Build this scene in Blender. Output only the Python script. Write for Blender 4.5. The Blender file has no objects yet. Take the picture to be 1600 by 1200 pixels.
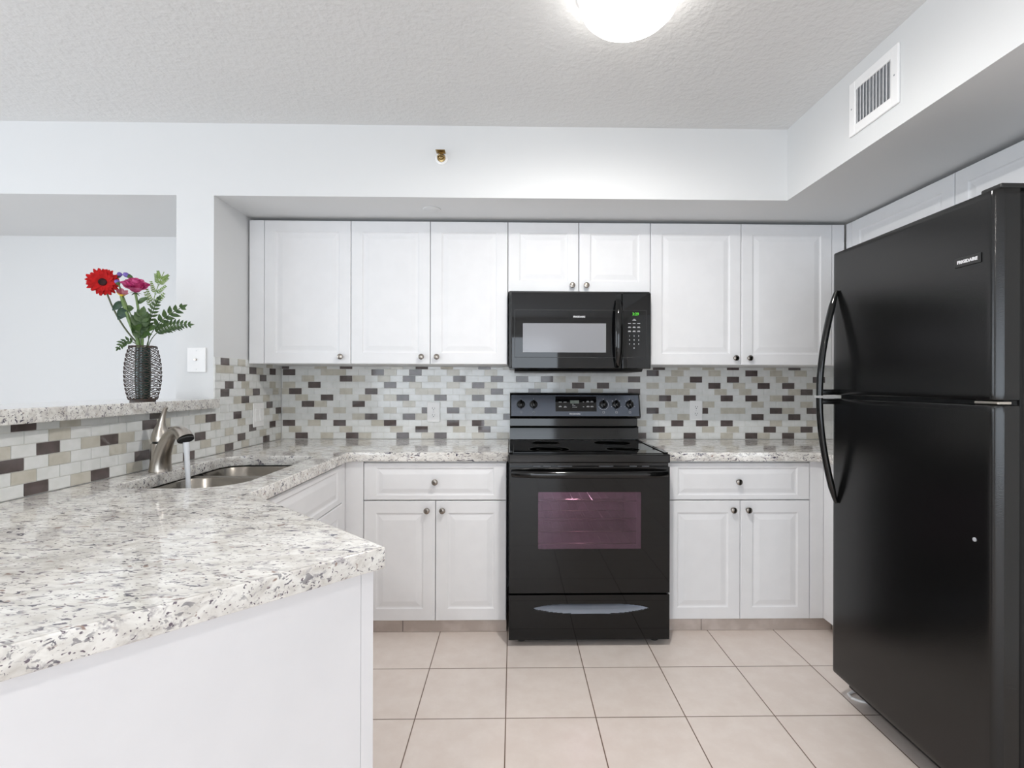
import bpy, bmesh, math, random
from mathutils import Vector, Matrix

C = bpy.context.scene.collection
SC = bpy.context.scene
PI = math.pi
random.seed(7)

# ------------------------------------------------------------------ camera
EYE = 1.265
PSI, RHO = math.radians(1.0), 0.0025
cam_d = bpy.data.cameras.new('camera')
cam = bpy.data.objects.new('camera', cam_d)
C.objects.link(cam)
cam_d.sensor_fit = 'HORIZONTAL'
cam_d.sensor_width = 36.0
cam_d.lens = 18.0
cam_d.shift_x = -15.0 / 1600.0
cam_d.clip_start = 0.02
fwd = Vector((math.sin(PSI), math.cos(PSI), 0))
rgt = Vector((math.cos(PSI), -math.sin(PSI), 0))
upv = Vector((0, 0, 1))
r2 = rgt * math.cos(RHO) + upv * math.sin(RHO)
u2 = upv * math.cos(RHO) - rgt * math.sin(RHO)
m = Matrix((r2, u2, -fwd)).transposed().to_4x4()
m.translation = Vector((0, 0, EYE))
cam.matrix_world = m
SC.camera = cam

# ------------------------------------------------------------------ world, lights, exposure
w = bpy.data.worlds.new('sky')
SC.world = w
w.use_nodes = True
w.node_tree.nodes['Background'].inputs[0].default_value = (0.62, 0.80, 1.0, 1)
w.node_tree.nodes['Background'].inputs[1].default_value = 1.2


def area(name, loc, rot, sx, sy, energy, col):
    d = bpy.data.lights.new(name, 'AREA')
    d.shape = 'RECTANGLE'
    d.size, d.size_y, d.energy, d.color = sx, sy, energy, col
    o = bpy.data.objects.new(name, d)
    o.location, o.rotation_euler = loc, rot
    C.objects.link(o)
    return o


# daylight through the glass doors behind the camera and the dining window on the left
area('daylight_rear', (-1.0, -4.24, 1.15), (PI / 2, 0, 0), 3.7, 2.05, 82, (0.90, 0.95, 1.0))
area('daylight_left', (-4.24, -0.2, 1.35), (PI / 2, 0, -PI / 2), 3.0, 1.6, 52, (0.92, 0.96, 1.0))
LAMP_STRENGTH = 7.0
LAMP_CORE = 640.0            # bottom cap made far brighter than the dome, to light the floor

vs = SC.view_settings
vs.view_transform = 'Standard'
vs.look = 'None'
vs.gamma = 1.0
vs.use_curve_mapping = False
vs.exposure = 0.05
SC.cycles.max_bounces = 14
SC.cycles.diffuse_bounces = 8
SC.cycles.glossy_bounces = 6
SC.cycles.transmission_bounces = 8
SC.cycles.transparent_max_bounces = 12
SC.cycles.sample_clamp_indirect = 6.0
SC.cycles.caustics_reflective = False
SC.cycles.caustics_refractive = False


# ------------------------------------------------------------------ mesh helpers
class MB:
    def __init__(self):
        self.v, self.f, self.mi, self.sm, self.cuts = [], [], [], [], []

    def add(self, vs, fs, mi=0, smooth=False):
        n = len(self.v)
        self.cuts.append((n, len(self.f)))
        self.v += [Vector(p) for p in vs]
        for f in fs:
            self.f.append([n + i for i in f])
            self.mi.append(mi)
            self.sm.append(smooth)
        return self

    def box(self, x0, x1, y0, y1, z0, z1, b=0.0, mi=0, seg=2):
        x0, x1 = min(x0, x1), max(x0, x1)
        y0, y1 = min(y0, y1), max(y0, y1)
        z0, z1 = min(z0, z1), max(z0, z1)
        if b <= 0:
            p = [(x, y, z) for x in (x0, x1) for y in (y0, y1) for z in (z0, z1)]
            return self.add(p, [(0, 1, 3, 2), (4, 6, 7, 5), (0, 4, 5, 1), (2, 3, 7, 6), (0, 2, 6, 4), (1, 5, 7, 3)], mi)
        bm = bmesh.new()
        bmesh.ops.create_cube(bm, size=1)
        for q in bm.verts:
            q.co = Vector(((x0 + x1) / 2 + q.co.x * (x1 - x0), (y0 + y1) / 2 + q.co.y * (y1 - y0), (z0 + z1) / 2 + q.co.z * (z1 - z0)))
        b = min(b, 0.48 * min(x1 - x0, y1 - y0, z1 - z0))
        bmesh.ops.bevel(bm, geom=list(bm.edges), offset=b, segments=seg, profile=0.5, affect='EDGES')
        bm.verts.index_update()
        self.add([q.co.copy() for q in bm.verts], [[q.index for q in f.verts] for f in bm.faces], mi)
        bm.free()
        return self

    def prism(self, poly, h0, h1, axis='z', mi=0, smooth=False):
        """poly: 2D outline; extruded along axis between h0 and h1 (axis x: poly is (y, z); axis z: (x, y); axis y: (x, z))"""
        def p3(p, h):
            return {'z': (p[0], p[1], h), 'x': (h, p[0], p[1]), 'y': (p[0], h, p[1])}[axis]
        n = len(poly)
        vs_ = [p3(p, h0) for p in poly] + [p3(p, h1) for p in poly]
        self.add(vs_, [(i, (i + 1) % n, n + (i + 1) % n, n + i) for i in range(n)], mi, smooth)
        self.add(vs_, [list(range(n))[::-1], list(range(n, 2 * n))], mi)
        return self

    def lathe(self, prof, o=(0, 0, 0), axis=(0, 0, 1), seg=24, mi=0, smooth=True, sx=1.0):
        """prof: (radius, height) pairs along axis from o"""
        a = Vector(axis).normalized()
        t = Vector((1, 0, 0)) if abs(a.x) < 0.9 else Vector((0, 1, 0))
        e1 = (t - a * t.dot(a)).normalized()
        e2 = a.cross(e1)
        o = Vector(o)
        vs_, fs = [], []
        for r, h in prof:
            for k in range(seg):
                an = 2 * PI * k / seg
                vs_.append(o + a * h + (e1 * math.cos(an) * sx + e2 * math.sin(an)) * r)
        for i in range(len(prof) - 1):
            for k in range(seg):
                fs.append((i * seg + k, i * seg + (k + 1) % seg, (i + 1) * seg + (k + 1) % seg, (i + 1) * seg + k))
        self.add(vs_, fs, mi, smooth)
        caps = []
        if prof[0][0] > 1e-6:
            caps.append(list(range(seg))[::-1])
        if prof[-1][0] > 1e-6:
            caps.append([(len(prof) - 1) * seg + k for k in range(seg)])
        if caps:
            n = len(self.v) - len(vs_)
            for c in caps:
                self.f.append([n + i for i in c])
                self.mi.append(mi)
                self.sm.append(False)
        return self

    def tube(self, pts, rad, seg=10, mi=0, closed=False, flat=None):
        """swept circle along pts; rad number or list; flat: (vector, factor) squashes the section along that vector"""
        pts = [Vector(p) for p in pts]
        n = len(pts)
        rad = rad if isinstance(rad, (list, tuple)) else [rad] * n
        vs_, fs = [], []
        prev = None
        for i, p in enumerate(pts):
            if closed:
                d = pts[(i + 1) % n] - pts[i - 1]
            else:
                d = pts[min(i + 1, n - 1)] - pts[max(i - 1, 0)]
            d.normalize()
            if prev is None:
                t = Vector((0, 0, 1)) if abs(d.z) < 0.9 else Vector((1, 0, 0))
                e = (t - d * t.dot(d)).normalized()
            else:
                e = (prev - d * prev.dot(d)).normalized()
            prev = e
            g = d.cross(e)
            for k in range(seg):
                an = 2 * PI * k / seg
                off = (e * math.cos(an) + g * math.sin(an)) * rad[i]
                if flat:
                    fv = Vector(flat[0]).normalized()
                    off = off - fv * off.dot(fv) * (1 - flat[1])
                vs_.append(p + off)
        m_ = n if closed else n - 1
        for i in range(m_):
            j = (i + 1) % n
            for k in range(seg):
                fs.append((i * seg + k, i * seg + (k + 1) % seg, j * seg + (k + 1) % seg, j * seg + k))
        if not closed:
            fs.append(list(range(seg))[::-1])
            fs.append([(n - 1) * seg + k for k in range(seg)])
        return self.add(vs_, fs, mi, True)

    def grid(self, fn, nu, nv, mi=0, smooth=True):
        vs_ = [fn(i / nu, j / nv) for j in range(nv + 1) for i in range(nu + 1)]
        fs = [(j * (nu + 1) + i, j * (nu + 1) + i + 1, (j + 1) * (nu + 1) + i + 1, (j + 1) * (nu + 1) + i)
              for j in range(nv) for i in range(nu)]
        return self.add(vs_, fs, mi, smooth)

    def build_each(self, name, mats, parent=None):
        """every add() call becomes a mesh of its own"""
        out = []
        for i, (v0, f0) in enumerate(self.cuts):
            v1, f1 = self.cuts[i + 1] if i + 1 < len(self.cuts) else (len(self.v), len(self.f))
            q = MB()
            q.v = self.v[v0:v1]
            q.f = [[k - v0 for k in f] for f in self.f[f0:f1]]
            q.mi, q.sm = self.mi[f0:f1], self.sm[f0:f1]
            out.append(q.build(name, mats, parent))
        return out

    def build(self, name, mats, parent=None, sharp=35, origin=None, fix=True):
        if not isinstance(mats, (list, tuple)):
            mats = [mats]
        lo = Vector([min(p[i] for p in self.v) for i in range(3)])
        hi = Vector([max(p[i] for p in self.v) for i in range(3)])
        org = Vector(origin) if origin else Vector(((lo.x + hi.x) / 2, (lo.y + hi.y) / 2, lo.z))
        me = bpy.data.meshes.new(name)
        me.from_pydata([p - org for p in self.v], [], self.f)
        for m_ in mats:
            me.materials.append(m_)
        me.polygons.foreach_set('material_index', self.mi)
        me.polygons.foreach_set('use_smooth', self.sm)
        me.update()
        if fix:
            bm = bmesh.new()
            bm.from_mesh(me)
            bmesh.ops.remove_doubles(bm, verts=bm.verts, dist=1e-6)
            bmesh.ops.recalc_face_normals(bm, faces=bm.faces)
            bm.to_mesh(me)
            bm.free()
        if any(self.sm):
            me.set_sharp_from_angle(angle=math.radians(sharp))
        o = bpy.data.objects.new(name, me)
        C.objects.link(o)
        place(o, org, parent)
        return o


WORLD = {}


def place(o, org, parent):
    WORLD[o.name] = Vector(org)
    if parent is not None:
        o.parent = parent
        o.location = Vector(org) - WORLD[parent.name]
    else:
        o.location = Vector(org)


def thing(name, label, cat, loc, group=None):
    o = bpy.data.objects.new(name, None)
    o.empty_display_size = 0.05
    C.objects.link(o)
    place(o, loc, None)
    tag(o, label, cat, group)
    return o


def tag(o, label, cat, group=None):
    o['label'] = label
    o['category'] = cat
    if group:
        o['group'] = group
    return o


def struct(o):
    o['kind'] = 'structure'
    return o


def from_curve(name, cu, mat, org, parent=None, rot=None):
    """turn a curve datablock into a mesh object"""
    t = bpy.data.objects.new('tmp', cu)
    C.objects.link(t)
    dg = bpy.context.evaluated_depsgraph_get()
    me = bpy.data.meshes.new_from_object(t.evaluated_get(dg))
    bpy.data.objects.remove(t)
    me.name = name
    if rot is not None:
        me.transform(rot)
    me.materials.clear()
    me.materials.append(mat)
    o = bpy.data.objects.new(name, me)
    C.objects.link(o)
    place(o, org, parent)
    return o


def text(name, body, size, org, xdir, ydir, mat, parent, depth=0.0004, align='CENTER', bold=0.0, wide=1.0):
    cu = bpy.data.curves.new(name, 'FONT')
    cu.body = body
    cu.size = size
    cu.align_x = align
    cu.align_y = 'CENTER'
    cu.extrude = depth
    cu.offset = bold
    cu.resolution_u = 2
    x, y = Vector(xdir).normalized(), Vector(ydir).normalized()
    R = Matrix((x, y, x.cross(y))).transposed().to_4x4()
    if wide != 1.0:
        R = R @ Matrix.Scale(wide, 4, (1, 0, 0))
    return from_curve(name, cu, mat, org, parent, R)


def slab(name, polys, z0, z1, mat, bevel, parent=None):
    """flat slab from outline (first) and holes (others), eased edges"""
    cu = bpy.data.curves.new(name, 'CURVE')
    cu.dimensions = '2D'
    cu.fill_mode = 'BOTH'
    cu.extrude = (z1 - z0) / 2 - bevel
    cu.bevel_depth = bevel
    cu.bevel_resolution = 2
    cu.offset = -bevel
    for poly in polys:
        s = cu.splines.new('POLY')
        s.points.add(len(poly) - 1)
        for q, p in zip(s.points, poly):
            q.co = (p[0], p[1], 0, 1)
        s.use_cyclic_u = True
    o = from_curve(name, cu, mat, (0, 0, (z0 + z1) / 2), parent)
    return o


def rounded(poly, radii, seg=8):
    """round the corners of a 2D outline"""
    out = []
    n = len(poly)
    for i in range(n):
        p, a, b = Vector(poly[i]), Vector(poly[i - 1]), Vector(poly[(i + 1) % n])
        r = radii[i] if isinstance(radii, (list, tuple)) else radii
        if r <= 0:
            out.append(tuple(p))
            continue
        d1, d2 = (a - p).normalized(), (b - p).normalized()
        ang = d1.angle(d2)
        t = r / math.tan(ang / 2)
        c = p + (d1 + d2).normalized() * (r / math.sin(ang / 2))
        s, e = p + d1 * t - c, p + d2 * t - c
        a0, a1 = math.atan2(s.y, s.x), math.atan2(e.y, e.x)
        da = (a1 - a0 + PI) % (2 * PI) - PI
        for k in range(seg + 1):
            an = a0 + da * k / seg
            out.append((c.x + r * math.cos(an), c.y + r * math.sin(an)))
    return out


# ------------------------------------------------------------------ materials
def srgb(r, g, b):
    def f(c):
        c /= 255.0
        return c / 12.92 if c <= 0.04045 else ((c + 0.055) / 1.055) ** 2.4
    return (f(r), f(g), f(b), 1)


def mat(name, col, rough=0.5, metal=0.0, **kw):
    m_ = bpy.data.materials.new(name)
    m_.use_nodes = True
    b = m_.node_tree.nodes['Principled BSDF']
    b.inputs['Base Color'].default_value = col
    b.inputs['Roughness'].default_value = rough
    b.inputs['Metallic'].default_value = metal
    for k, v in kw.items():
        b.inputs[k.replace('_', ' ')].default_value = v
    return m_


def nodes(m_):
    nt = m_.node_tree
    return nt, nt.nodes, nt.links, nt.nodes['Principled BSDF']


def add_bump(m_, scale, strength, dist=0.002, detail=3, stretch=None, kind='noise'):
    nt, N, L, b = nodes(m_)
    g = N.new('ShaderNodeNewGeometry')
    src = g.outputs['Position']
    if stretch:
        mp = N.new('ShaderNodeMapping')
        mp.inputs['Scale'].default_value = stretch
        L.new(src, mp.inputs['Vector'])
        src = mp.outputs[0]
    n = N.new('ShaderNodeTexNoise')
    n.inputs['Scale'].default_value = scale
    n.inputs['Detail'].default_value = detail
    L.new(src, n.inputs['Vector'])
    bp = N.new('ShaderNodeBump')
    bp.inputs['Strength'].default_value = strength
    bp.inputs['Distance'].default_value = dist
    L.new(n.outputs['Fac'], bp.inputs['Height'])
    L.new(bp.outputs[0], b.inputs['Normal'])
    return m_


def noise_color(m_, c1, c2, scale, lo=0.4, hi=0.6, detail=4, stretch=None):
    nt, N, L, b = nodes(m_)
    g = N.new('ShaderNodeNewGeometry')
    src = g.outputs['Position']
    if stretch:
        mp = N.new('ShaderNodeMapping')
        mp.inputs['Scale'].default_value = stretch
        L.new(src, mp.inputs['Vector'])
        src = mp.outputs[0]
    n = N.new('ShaderNodeTexNoise')
    n.inputs['Scale'].default_value = scale
    n.inputs['Detail'].default_value = detail
    L.new(src, n.inputs['Vector'])
    r = N.new('ShaderNodeValToRGB')
    r.color_ramp.elements[0].position, r.color_ramp.elements[0].color = lo, c1
    r.color_ramp.elements[1].position, r.color_ramp.elements[1].color = hi, c2
    L.new(n.outputs['Fac'], r.inputs[0])
    L.new(r.outputs[0], b.inputs['Base Color'])
    return m_


M = {}
M['wall'] = add_bump(mat('wall_paint', (0.72, 0.73, 0.735, 1), 0.6), 60, 0.05, 0.002)
M['ceiling'] = add_bump(mat('knockdown_ceiling', (0.74, 0.745, 0.745, 1), 0.8), 48, 0.6, 0.006, 2)
M['far'] = add_bump(mat('bounce_wall_paint', (0.84, 0.84, 0.83, 1), 0.6), 60, 0.05, 0.002)  # same wall paint made lighter, to bounce more light into the kitchen
M['soffit'] = add_bump(mat('soffit_paint', (0.72, 0.73, 0.735, 1), 0.6), 60, 0.05, 0.002)
M['cab'] = noise_color(mat('white_thermofoil', (0.79, 0.795, 0.81, 1), 0.48, 0.0, Specular_IOR_Level=0.25), (0.785, 0.79, 0.805, 1), (0.80, 0.805, 0.82, 1), 12)
M['carcass'] = noise_color(mat('white_melamine', (0.8, 0.8, 0.81, 1), 0.45), (0.795, 0.795, 0.805, 1), (0.81, 0.81, 0.82, 1), 12)
M['panel'] = noise_color(mat('white_back_panel', (0.75, 0.75, 0.77, 1), 0.45, 0.0, Specular_IOR_Level=0.3), (0.745, 0.745, 0.765, 1), (0.755, 0.755, 0.775, 1), 12)
M['nickel'] = add_bump(mat('brushed_nickel', (0.55, 0.51, 0.46, 1), 0.28, 1.0), 300, 0.05, 0.0005, stretch=(1, 1, 0.1))
M['knob'] = add_bump(mat('satin_nickel_knob', (0.30, 0.27, 0.24, 1), 0.2, 1.0), 300, 0.04, 0.0004, stretch=(1, 1, 0.1))
M['steel'] = add_bump(mat('brushed_steel', (0.34, 0.315, 0.28, 1), 0.24, 1.0), 220, 0.06, 0.0005, stretch=(0.15, 0.15, 1))
M['brass'] = noise_color(mat('brass', (0.6, 0.4, 0.15, 1), 0.3, 1.0), (0.30, 0.21, 0.09, 1), (0.42, 0.31, 0.15, 1), 60)
M['plastic'] = add_bump(mat('white_plastic', (0.90, 0.90, 0.90, 1), 0.3), 80, 0.02, 0.0005)
M['slot'] = noise_color(mat('dark_slot', (0.02, 0.02, 0.02, 1), 0.7), (0.015, 0.015, 0.015, 1), (0.03, 0.03, 0.03, 1), 40)
M['black'] = add_bump(mat('black_gloss_enamel', (0.003, 0.003, 0.003, 1), 0.07), 30, 0.01, 0.0005)
M['glass_black'] = add_bump(mat('black_glass', (0.003, 0.003, 0.0035, 1), 0.03), 3, 0.01, 0.001)
M['oven_glass'] = add_bump(mat('black_oven_door_glass', (0.003, 0.003, 0.003, 1), 0.03, 0.0, Specular_IOR_Level=0.36), 3, 0.01, 0.001)
M['pull'] = add_bump(mat('drawer_pull_sheen', (0.20, 0.22, 0.26, 1), 0.28, 0.7), 200, 0.03, 0.0003)  # lighter grey-blue paints the reflection in the black drawer's scoop
M['satin'] = add_bump(mat('black_satin', (0.012, 0.012, 0.012, 1), 0.35), 90, 0.03, 0.0005)
M['panel_black'] = add_bump(mat('black_control_panel', (0.15, 0.17, 0.21, 1), 0.24, 0.85), 30, 0.01, 0.0005)
M['fridge'] = add_bump(mat('textured_black_fridge', (0.004, 0.004, 0.004, 1), 0.17), 420, 0.16, 0.0012, 2)
M['fridge_side'] = add_bump(mat('textured_black_side', (0.004, 0.004, 0.004, 1), 0.4, 0.0, Specular_IOR_Level=0.28), 420, 0.25, 0.0012, 2)
M['gasket'] = noise_color(mat('dark_gasket', (0.01, 0.01, 0.01, 1), 0.7), (0.008, 0.008, 0.008, 1), (0.014, 0.014, 0.014, 1), 30)
M['silver'] = noise_color(mat('silver_print', (0.7, 0.7, 0.72, 1), 0.4, 0.3), (0.66, 0.66, 0.68, 1), (0.74, 0.74, 0.76, 1), 50)
M['greymark'] = noise_color(mat('grey_print', (0.35, 0.36, 0.38, 1), 0.5), (0.33, 0.34, 0.36, 1), (0.38, 0.39, 0.41, 1), 50)
M['mw_screen'] = add_bump(mat('microwave_window_screen', (0.25, 0.255, 0.275, 1), 0.12, 0.0), 500, 0.03, 0.0003)
M['lcd'] = noise_color(mat('dull_display', (0.2, 0.23, 0.2, 1), 0.3), (0.17, 0.21, 0.18, 1), (0.22, 0.25, 0.22, 1), 80)
M['kick'] = noise_color(mat('kick_tile', (0.6, 0.56, 0.53, 1), 0.4), srgb(188, 176, 168), srgb(206, 195, 188), 9)
M['burner'] = noise_color(mat('burner_mark', (0.08, 0.08, 0.08, 1), 0.25), (0.07, 0.07, 0.07, 1), (0.1, 0.1, 0.1, 1), 40)
M['grout'] = noise_color(mat('tile_grout', (0.7, 0.69, 0.66, 1), 0.7), (0.68, 0.68, 0.65, 1), (0.76, 0.75, 0.72, 1), 30)


def tile_mat(name, c1, c2, rough):
    m_ = mat(name, c1, rough)
    return noise_color(m_, c1, c2, 26, 0.35, 0.65, 2)


M['tile_white'] = tile_mat('white_glass_tile', (0.72, 0.735, 0.72, 1), (0.78, 0.79, 0.785, 1), 0.06)
M['tile_beige'] = tile_mat('beige_glass_tile', (0.53, 0.505, 0.435, 1), (0.60, 0.575, 0.51, 1), 0.08)
M['tile_dark'] = tile_mat('brown_glass_tile', (0.095, 0.078, 0.074, 1), (0.125, 0.10, 0.098, 1), 0.06)


def emit(name, col, s):
    m_ = mat(name, (0.8, 0.8, 0.8, 1), 0.5)
    b = m_.node_tree.nodes['Principled BSDF']
    b.inputs['Emission Color'].default_value = col
    b.inputs['Emission Strength'].default_value = s
    return m_


M['lamp'] = emit('lit_frosted_glass', (1.0, 0.965, 0.91, 1), LAMP_STRENGTH)
M['lamp_core'] = emit('lit_frosted_glass_bottom', (1.0, 0.97, 0.93, 1), LAMP_CORE)
M['clock'] = emit('green_clock_digits', (0.12, 1.0, 0.02, 1), 0.75)
M['clock'].node_tree.nodes['Principled BSDF'].inputs['Base Color'].default_value = (0.01, 0.02, 0.01, 1)


def granite():
    m_ = mat('speckled_granite', (0.7, 0.68, 0.64, 1), 0.055)
    nt, N, L, b = nodes(m_)
    g = N.new('ShaderNodeNewGeometry')

    def noise(scale, detail=2.0, stretch=None, rough=0.5, dist=0.0, off=(0, 0, 0)):
        mp = N.new('ShaderNodeMapping')
        mp.inputs['Scale'].default_value = stretch or (1, 1, 1)
        mp.inputs['Location'].default_value = off
        mp.inputs['Rotation'].default_value = (0.3, 0.2, 0.25)
        L.new(g.outputs['Position'], mp.inputs['Vector'])
        n = N.new('ShaderNodeTexNoise')
        n.inputs['Scale'].default_value = scale
        n.inputs['Detail'].default_value = detail
        n.inputs['Roughness'].default_value = rough
        n.inputs['Distortion'].default_value = dist
        L.new(mp.outputs[0], n.inputs['Vector'])
        return n.outputs['Fac']

    def ramp(src, p0, p1, c0=(0, 0, 0, 1), c1=(1, 1, 1, 1)):
        r = N.new('ShaderNodeValToRGB')
        r.color_ramp.elements[0].position, r.color_ramp.elements[0].color = p0, c0
        r.color_ramp.elements[1].position, r.color_ramp.elements[1].color = p1, c1
        L.new(src, r.inputs[0])
        return r.outputs[0]

    def mix(f, a, c):
        x = N.new('ShaderNodeMix')
        x.data_type = 'RGBA'
        if isinstance(f, float):
            x.inputs[0].default_value = f
        else:
            L.new(f, x.inputs[0])
        for i, s in ((6, a), (7, c)):
            if isinstance(s, tuple):
                x.inputs[i].default_value = s
            else:
                L.new(s, x.inputs[i])
        return x.outputs[2]

    def mul(a, c):
        x = N.new('ShaderNodeMath')
        x.operation = 'MULTIPLY'
        L.new(a, x.inputs[0])
        L.new(c, x.inputs[1])
        return x.outputs[0]

    base = ramp(noise(24, 5, (0.55, 1, 1), 0.62, 0.8), 0.34, 0.60, (0.57, 0.545, 0.51, 1), (0.82, 0.81, 0.78, 1))
    grey = ramp(noise(52, 4, (0.45, 1, 1), 0.62, 0.6, (3, 1, 7)), 0.56, 0.68)
    base = mix(grey, base, (0.42, 0.40, 0.41, 1))
    clus = ramp(noise(10, 3, (0.6, 1, 1), 0.55, 0.3, (5, 5, 1)), 0.36, 0.60, (0.12, 0.12, 0.12, 1), (1, 1, 1, 1))
    dark = ramp(noise(88, 2.5, (0.42, 1, 1), 0.58, 0.9, (1, 9, 4)), 0.592, 0.625)
    base = mix(mul(dark, clus), base, (0.035, 0.03, 0.062, 1))
    fine = ramp(noise(180, 1.5, (0.5, 1, 1), 0.5, 0.4, (8, 2, 2)), 0.645, 0.68)
    base = mix(fine, base, (0.15, 0.125, 0.15, 1))
    brown = ramp(noise(70, 2, (0.5, 1, 1), 0.5, 0.5, (2, 6, 5)), 0.66, 0.73)
    base = mix(brown, base, (0.30, 0.22, 0.19, 1))
    L.new(base, b.inputs['Base Color'])
    return m_


M['granite'] = granite()


def floor_tile():
    m_ = mat('beige_floor_tile', (0.6, 0.55, 0.5, 1), 0.3)
    nt, N, L, b = nodes(m_)
    g = N.new('ShaderNodeNewGeometry')
    sx = N.new('ShaderNodeSeparateXYZ')
    L.new(g.outputs['Position'], sx.inputs[0])

    def math_(op, a, c=None):
        x = N.new('ShaderNodeMath')
        x.operation = op
        for i, s in ((0, a), (1, c)):
            if s is None:
                continue
            if isinstance(s, (int, float)):
                x.inputs[i].default_value = s
            else:
                L.new(s, x.inputs[i])
        return x.outputs[0]

    W = 0.3425

    def line(src, off):
        q = math_('DIVIDE', math_('SUBTRACT', src, off), W)
        fr = math_('FRACT', q)
        d = math_('MULTIPLY', math_('MINIMUM', fr, math_('SUBTRACT', 1.0, fr)), W)
        return d, math_('FLOOR', q)
    dx, ix = line(sx.outputs[0], -0.366)
    dy, iy = line(sx.outputs[1], 1.938)
    d = math_('MINIMUM', dx, dy)
    gr = N.new('ShaderNodeMapRange')
    gr.inputs[1].default_value, gr.inputs[2].default_value = 0.0014, 0.0026
    L.new(d, gr.inputs[0])
    cx = N.new('ShaderNodeCombineXYZ')
    L.new(ix, cx.inputs[0])
    L.new(iy, cx.inputs[1])
    wn = N.new('ShaderNodeTexWhiteNoise')
    L.new(cx.outputs[0], wn.inputs[0])
    n = N.new('ShaderNodeTexNoise')
    n.inputs['Scale'].default_value = 11
    n.inputs['Detail'].default_value = 8
    n.inputs['Roughness'].default_value = 0.65
    L.new(g.outputs['Position'], n.inputs['Vector'])
    r = N.new('ShaderNodeValToRGB')
    r.color_ramp.elements[0].position, r.color_ramp.elements[0].color = 0.35, srgb(222, 210, 202)
    r.color_ramp.elements[1].position, r.color_ramp.elements[1].color = 0.68, srgb(230, 220, 213)
    ad = math_('ADD', n.outputs['Fac'], math_('MULTIPLY', math_('SUBTRACT', wn.outputs[0], 0.5), 0.14))
    L.new(ad, r.inputs[0])
    x = N.new('ShaderNodeMix')
    x.data_type = 'RGBA'
    L.new(gr.outputs[0], x.inputs[0])
    x.inputs[6].default_value = srgb(112, 90, 74)
    L.new(r.outputs[0], x.inputs[7])
    L.new(x.outputs[2], b.inputs['Base Color'])
    bp = N.new('ShaderNodeBump')
    bp.inputs['Strength'].default_value = 0.4
    bp.inputs['Distance'].default_value = 0.002
    L.new(gr.outputs[0], bp.inputs['Height'])
    L.new(bp.outputs[0], b.inputs['Normal'])
    return m_


M['floor'] = floor_tile()

# ------------------------------------------------------------------ room shell
YB, XL, XR = 3.19, -1.43, 2.16          # back wall, left backsplash wall, right wall
CT, CB = 0.922, 0.876                   # countertop top and underside
YS, ZS, ZC = 2.48, 2.165, 2.512         # soffit face, soffit underside, ceiling
X0, Y0 = -4.2, -4.2

struct(MB().box(X0 - .2, XR + .2, Y0 - .2, YB + .2, -0.1, 0).build('floor', M['floor']))
struct(MB().box(X0 - .2, XR + .2, Y0 - .2, YB + .2, ZC, ZC + 0.1).build('ceiling', M['ceiling']))
struct(MB().box(X0 - .2, XR + .2, YB, YB + .15, 0, ZC).build('wall_back', M['wall']))
struct(MB().box(XR, XR + .15, Y0, YB, 0, ZC).build('wall_right', M['far']))
# left outer wall of the dining side with a window opening
wl = MB()
wl.box(X0 - .15, X0, Y0, -1.75, 0, ZC).box(X0 - .15, X0, 1.35, YB, 0, ZC)
wl.box(X0 - .15, X0, -1.75, 1.35, 0, 0.5).box(X0 - .15, X0, -1.75, 1.35, 2.2, ZC)
struct(wl.build('wall_left', M['far']))
wr = MB()
wr.box(X0 - .15, -2.9, Y0 - .15, Y0, 0, ZC).box(0.9, XR + .15, Y0 - .15, Y0, 0, ZC)
wr.box(-2.9, 0.9, Y0 - .15, Y0, 2.2, ZC).box(-2.9, 0.9, Y0 - .15, Y0, 0, 0.1)
struct(wr.build('wall_rear', M['far']))
for nm, bx in (('window_1', [(-2.9, -2.84, 0.1, 2.2), (0.84, 0.9, 0.1, 2.2), (-1.04, -0.97, 0.1, 2.2), (-2.9, 0.9, 0.1, 0.16), (-2.9, 0.9, 2.14, 2.2)]),):
    mb = MB()
    for a, b_, z0, z1 in bx:
        mb.box(a, b_, Y0 - .03, Y0 + .02, z0, z1, 0.004)
    struct(mb.build(nm, M['plastic']))
mb = MB()
for a, b_, z0, z1 in [(-1.75, -1.69, .5, 2.2), (1.29, 1.35, .5, 2.2), (-.23, -.17, .5, 2.2), (-1.75, 1.35, .5, .56), (-1.75, 1.35, 2.14, 2.2)]:
    mb.box(X0 - .03, X0 + .02, a, b_, z0, z1, 0.004)
struct(mb.build('window_2', M['plastic']))
# dropped soffit over the cabinets (back run and right run, one plaster box)
so = MB()
so.prism([(X0, YB), (X0, YS), (1.34, YS), (1.34, -1.2), (XR, -1.2), (XR, YB)], ZS, ZC, 'z')
o = so.build('ceiling_soffit', M['soffit'])
struct(o)
# wall stub beside the pass-through and the knee wall carrying the raised bar
st = MB().box(-1.612, XL - .004, YS, YB, 0, ZS)
struct(st.build('wall_stub', M['wall']))


def wall_x(y):
    """x of the tiled left wall at depth y (the knee wall runs a touch outwards)"""
    return XL if y >= YS else XL - 0.0357 * (YS - y)


kw = MB()
kw.prism([(-1.60, YS), (XL - .004, YS), (wall_x(.46) - .004, .46), (-1.66, .46)], 0, 1.144, 'z')
struct(kw.build('wall_knee', M['wall']))

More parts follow.
